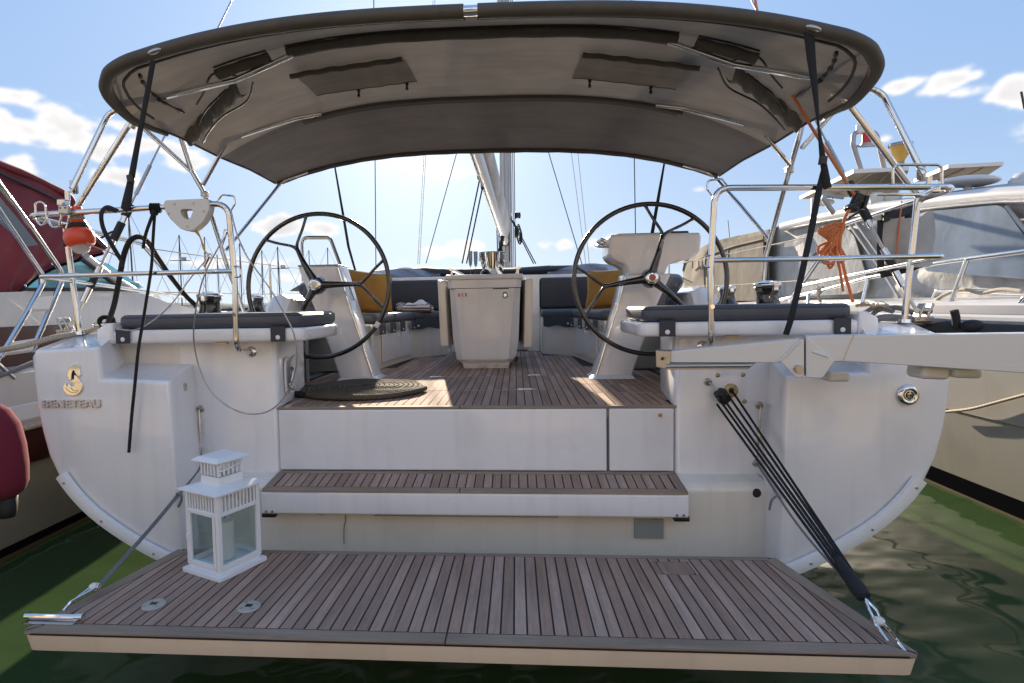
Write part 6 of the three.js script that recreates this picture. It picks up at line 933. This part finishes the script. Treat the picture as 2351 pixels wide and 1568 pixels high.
  const pp = (px, py, z = -7.4) => at(px, py, z); add(b, 'panel_support', pipe([pp(1936, 452), pp(1895, 447), pp(1890, 456), pp(1914, 490)], .03, .1), M.mastGrey); add(b, 'panel_support', pipe([pp(2238, 424), pp(2274, 440), pp(2290, 450)], .03), M.mastGrey);
  { const a = part(b, 'light_arch'); add(a, 'arch_tube', pipe([pp(1977, 392), pp(1958, 330), pp(1960, 302), pp(1990, 300), pp(2012, 306), pp(2030, 388)], .028, .14), M.mastGrey); add(a, 'cross_tube', pipe([pp(1962, 336), pp(2014, 334)], .016), M.mastGrey); const k = pp(1989, 318); add(a, 'red_light', [cyl(.05, .05, .11, k.x, k.y, k.z, 0, 0, 0, 18)], M.red); add(a, 'light_base', cyl(.062, .07, .035, k.x, k.y - .075, k.z), M.mastGrey); const w = pp(1976, 296); add(a, 'white_light', cyl(.05, .06, .1, w.x, w.y, w.z), M.whitePlastic); }
  { const k = pp(2066, 377, -7.2); add(b, 'deck_lamp', lathe([[.03, 0], [.05, .05], [.085, .11], [.10, .19], [.11, .215]], k.x, k.y, k.z, 28), M.amber); add(b, 'lamp_cap', lathe([[.12, .212], [.125, .225], [.12, .245], [0, .252]], k.x, k.y, k.z, 28), M.mastGrey); add(b, 'lamp_foot', lathe([[0, -.10], [.04, -.10], [.032, .005], [.05, .02]], k.x, k.y, k.z, 20), M.mastGrey); }
  { const k = pp(2226, 416, -6.6); add(b, 'radar_dome', [ball(.30, k.x, k.y, k.z, 1, .20, .6, 28), cyl(.035, .05, .16, k.x - .02, k.y - .12, k.z)], M.hullWhite); const m = pp(2340, 424, -6.2); add(b, 'satellite_dome', [lathe([[0, .14], [.10, .12], [.15, .05], [.15, -.06], [.1, -.1], [0, -.1]], m.x + .08, m.y, m.z, 24)], M.hullWhite); }
  { const k = pp(2013, 456, -7.2); add(b, 'spot_lamp', [rbox(.15, .16, .08, .04, k.x, k.y, k.z), cyl(.02, .03, .1, k.x, k.y - .1, k.z)], M.whitePlastic); const m = pp(2046, 458, -7.2); add(b, 'horn', [lathe([[0, .075], [.08, .07], [.1, .02], [.085, -.08], [0, -.08]], m.x, m.y, m.z, 20)], M.whitePlastic); for (let i = 0; i < 3; i++) add(b, 'horn_slot', rbox(.11, .008, .01, .003, m.x + .02, m.y - .03 + i * .024, m.z + .085), M.mastGrey); const n = pp(1878, 470, -8); add(b, 'anemometer', [rbox(.06, .3, .06, .02, n.x - .06, n.y - .05, n.z), ball(.1, n.x + .06, n.y + .03, n.z, 1.5, .5, .8, 14)], M.whitePlastic); }
  add(b, 'aerial', pipe([pp(2352, 250, -6.5), pp(2344, 210, -6.5)], .012, 0, 6), M.wireDark);
  // tan boat
  const t = thing('covered_boat', 'boat under a tan canvas hood moored ahead beyond the white motor yacht', 'boat'); const X2 = 4.5, h = (px, py, o = 0) => atX(px, py, X2 + o);
  const tt = [[1566, 622], [1572, 598], [1598, 577], [1622, 562], [1645, 553], [1680, 544], [1768, 526]].map(p => h(...p)), tb = [[1572, 692], [1576, 692], [1600, 692], [1622, 692], [1645, 692], [1680, 692], [1768, 692]].map(p => h(...p)); const ca = curve(tt, 30), cc = curve(tb, 30);
  add(t, 'hood_side', boxUV(sheet(30, 12, (u, v) => { const i = Math.round(u * 30), p = V().lerpVectors(ca[i], cc[i], v); p.x += .08 * (fbm(p.z * 1.5, v * 3, 7, 3) - .5); return p; })), M.tan); add(t, 'hood_roof', boxUV(sheet(30, 8, (u, v) => { const p = ca[Math.round(u * 30)]; return V(p.x + v * 2.4, p.y + .14 * Math.sin(v * Math.PI), p.z - .0); })), M.tan);
  const dk = [[1640, 560], [1682, 552], [1752, 538], [1752, 690], [1640, 690]].map(p => h(p[0], p[1], -.10)); add(t, 'dark_panel', skin([dk, dk.map(p => V(p.x + .02, p.y, p.z))], true, .3), M.tanDark); add(t, 'hood_seam', tubeRaw(curve([[1620, 690], [1618, 610], [1626, 575], [1645, 556]].map(p => h(p[0], p[1], -.06)), 20), .02, 6), M.tan); add(t, 'hood_seam', tubeRaw(curve([[1568, 604], [1620, 588], [1680, 566], [1752, 548]].map(p => h(p[0], p[1], -.11)), 20), .014, 6), M.tan);
  for (const [x, y] of [[1590, 600], [1604, 598], [1612, 600], [1672, 572]]) { const p = h(x, y, -.10); add(t, 'hood_strap', boxg(.02, .16, .03, p.x, p.y - .08, p.z), M.tanDark); }
  add(t, 'hull', skin([-8.6, -10, -12, -14, -15.2].map((z, i) => [[6.6, -.2], [4.5 + .1 * i * i * .12, -.2], [4.4 + .1 * i * i * .12, 1.6], [6.6, 1.65]].map(p => V(p[0], p[1], z))), true, .3), M.hullBeige); add(t, 'aerial', pipe([h(1675, 545), h(1671, 505)], .008, 0, 5), M.wireDark);
}
/* ------------------------------------------------------------------ sailing boats across the harbour */
{
  const lb = ['bare mast of a distant sailing boat seen just right of the rescue light', 'distant sailing boat whose mast stands left of the mooring line', 'distant sailing boat with mast behind the grey looped wire', 'distant sailing boat with short mast left of the pushpit tube', 'distant sailing boat with mast right beside the port pushpit tube', 'distant sailing boat just inside the left edge of the port wheel', 'distant sailing boat with spreaders and radar seen through the port wheel', 'distant sailing boat with its masthead just above the port pedestal', 'distant sailing boat with mast right of the port grab rail'];
  [[298, 484, -46], [411, 539, -60], [467, 543, -75], [500, 584, -80], [550, 558, -66], [599, 574, -70], [639, 566, -62], [709, 574, -85], [750, 568, -80]].forEach(([px, py, z], i) => {
    const top = at(px, py, z), t = thing('sailboat', lb[i], 'sailing boat', [top.x, 0, z]); const h = top.y, lean = (i % 3 - 1) * .012;
    add(t, 'mast', pipe([V(0, .9, 0), V(lean * h, h, 0)], .068, 0, 8), M.wireDark);
    const L = h * .42; add(t, 'hull', skin([-1, -.6, 0, .6, 1].map((k, j) => [[-.1 - 1.4 * [.05, .75, 1, .85, .6][j], 1.05], [-.9 * [.05, .7, 1, .9, .6][j], -.1], [.9 * [.05, .7, 1, .9, .6][j], -.1], [.1 + 1.4 * [.05, .75, 1, .85, .6][j], 1.05]].map(p => V(k * L, p[1], p[0]))), true, .5), i % 2 ? M.hullWhite : M.navy);
    add(t, 'boom', pipe([V(0, 2.0, 0), V(h * .30, 2.1, 0)], .11, 0, 8), M.sail); add(t, 'cabin', rbox(L * .9, .5, 1.4, .1, .3, 1.25, 0), M.hullWhite);
    const wires = [[V(lean * h, h, 0), V(-L, 1.1, 0)], [V(lean * h, h, 0), V(L, 1.1, 0)], [V(lean * h, h * .98, 0), V(.2, 1.0, 1.2)], [V(lean * h, h * .98, 0), V(-.2, 1.0, -1.2)]]; wires.forEach((w, j) => add(t, j < 2 ? 'stay' : 'shroud', pipe(w, .018, 0, 5), M.wireDark));
    if (i === 6 || i === 1) { add(t, 'spreader', pipe([V(-1.0, h * .72, .3), V(1.0, h * .72, -.3)], .04, 0, 6), M.wireDark); add(t, 'radar', cyl(.25, .25, .3, .45, h * .72 + .2, 0), M.mastGrey); }
  });
}
renderer.render(scene, camera);
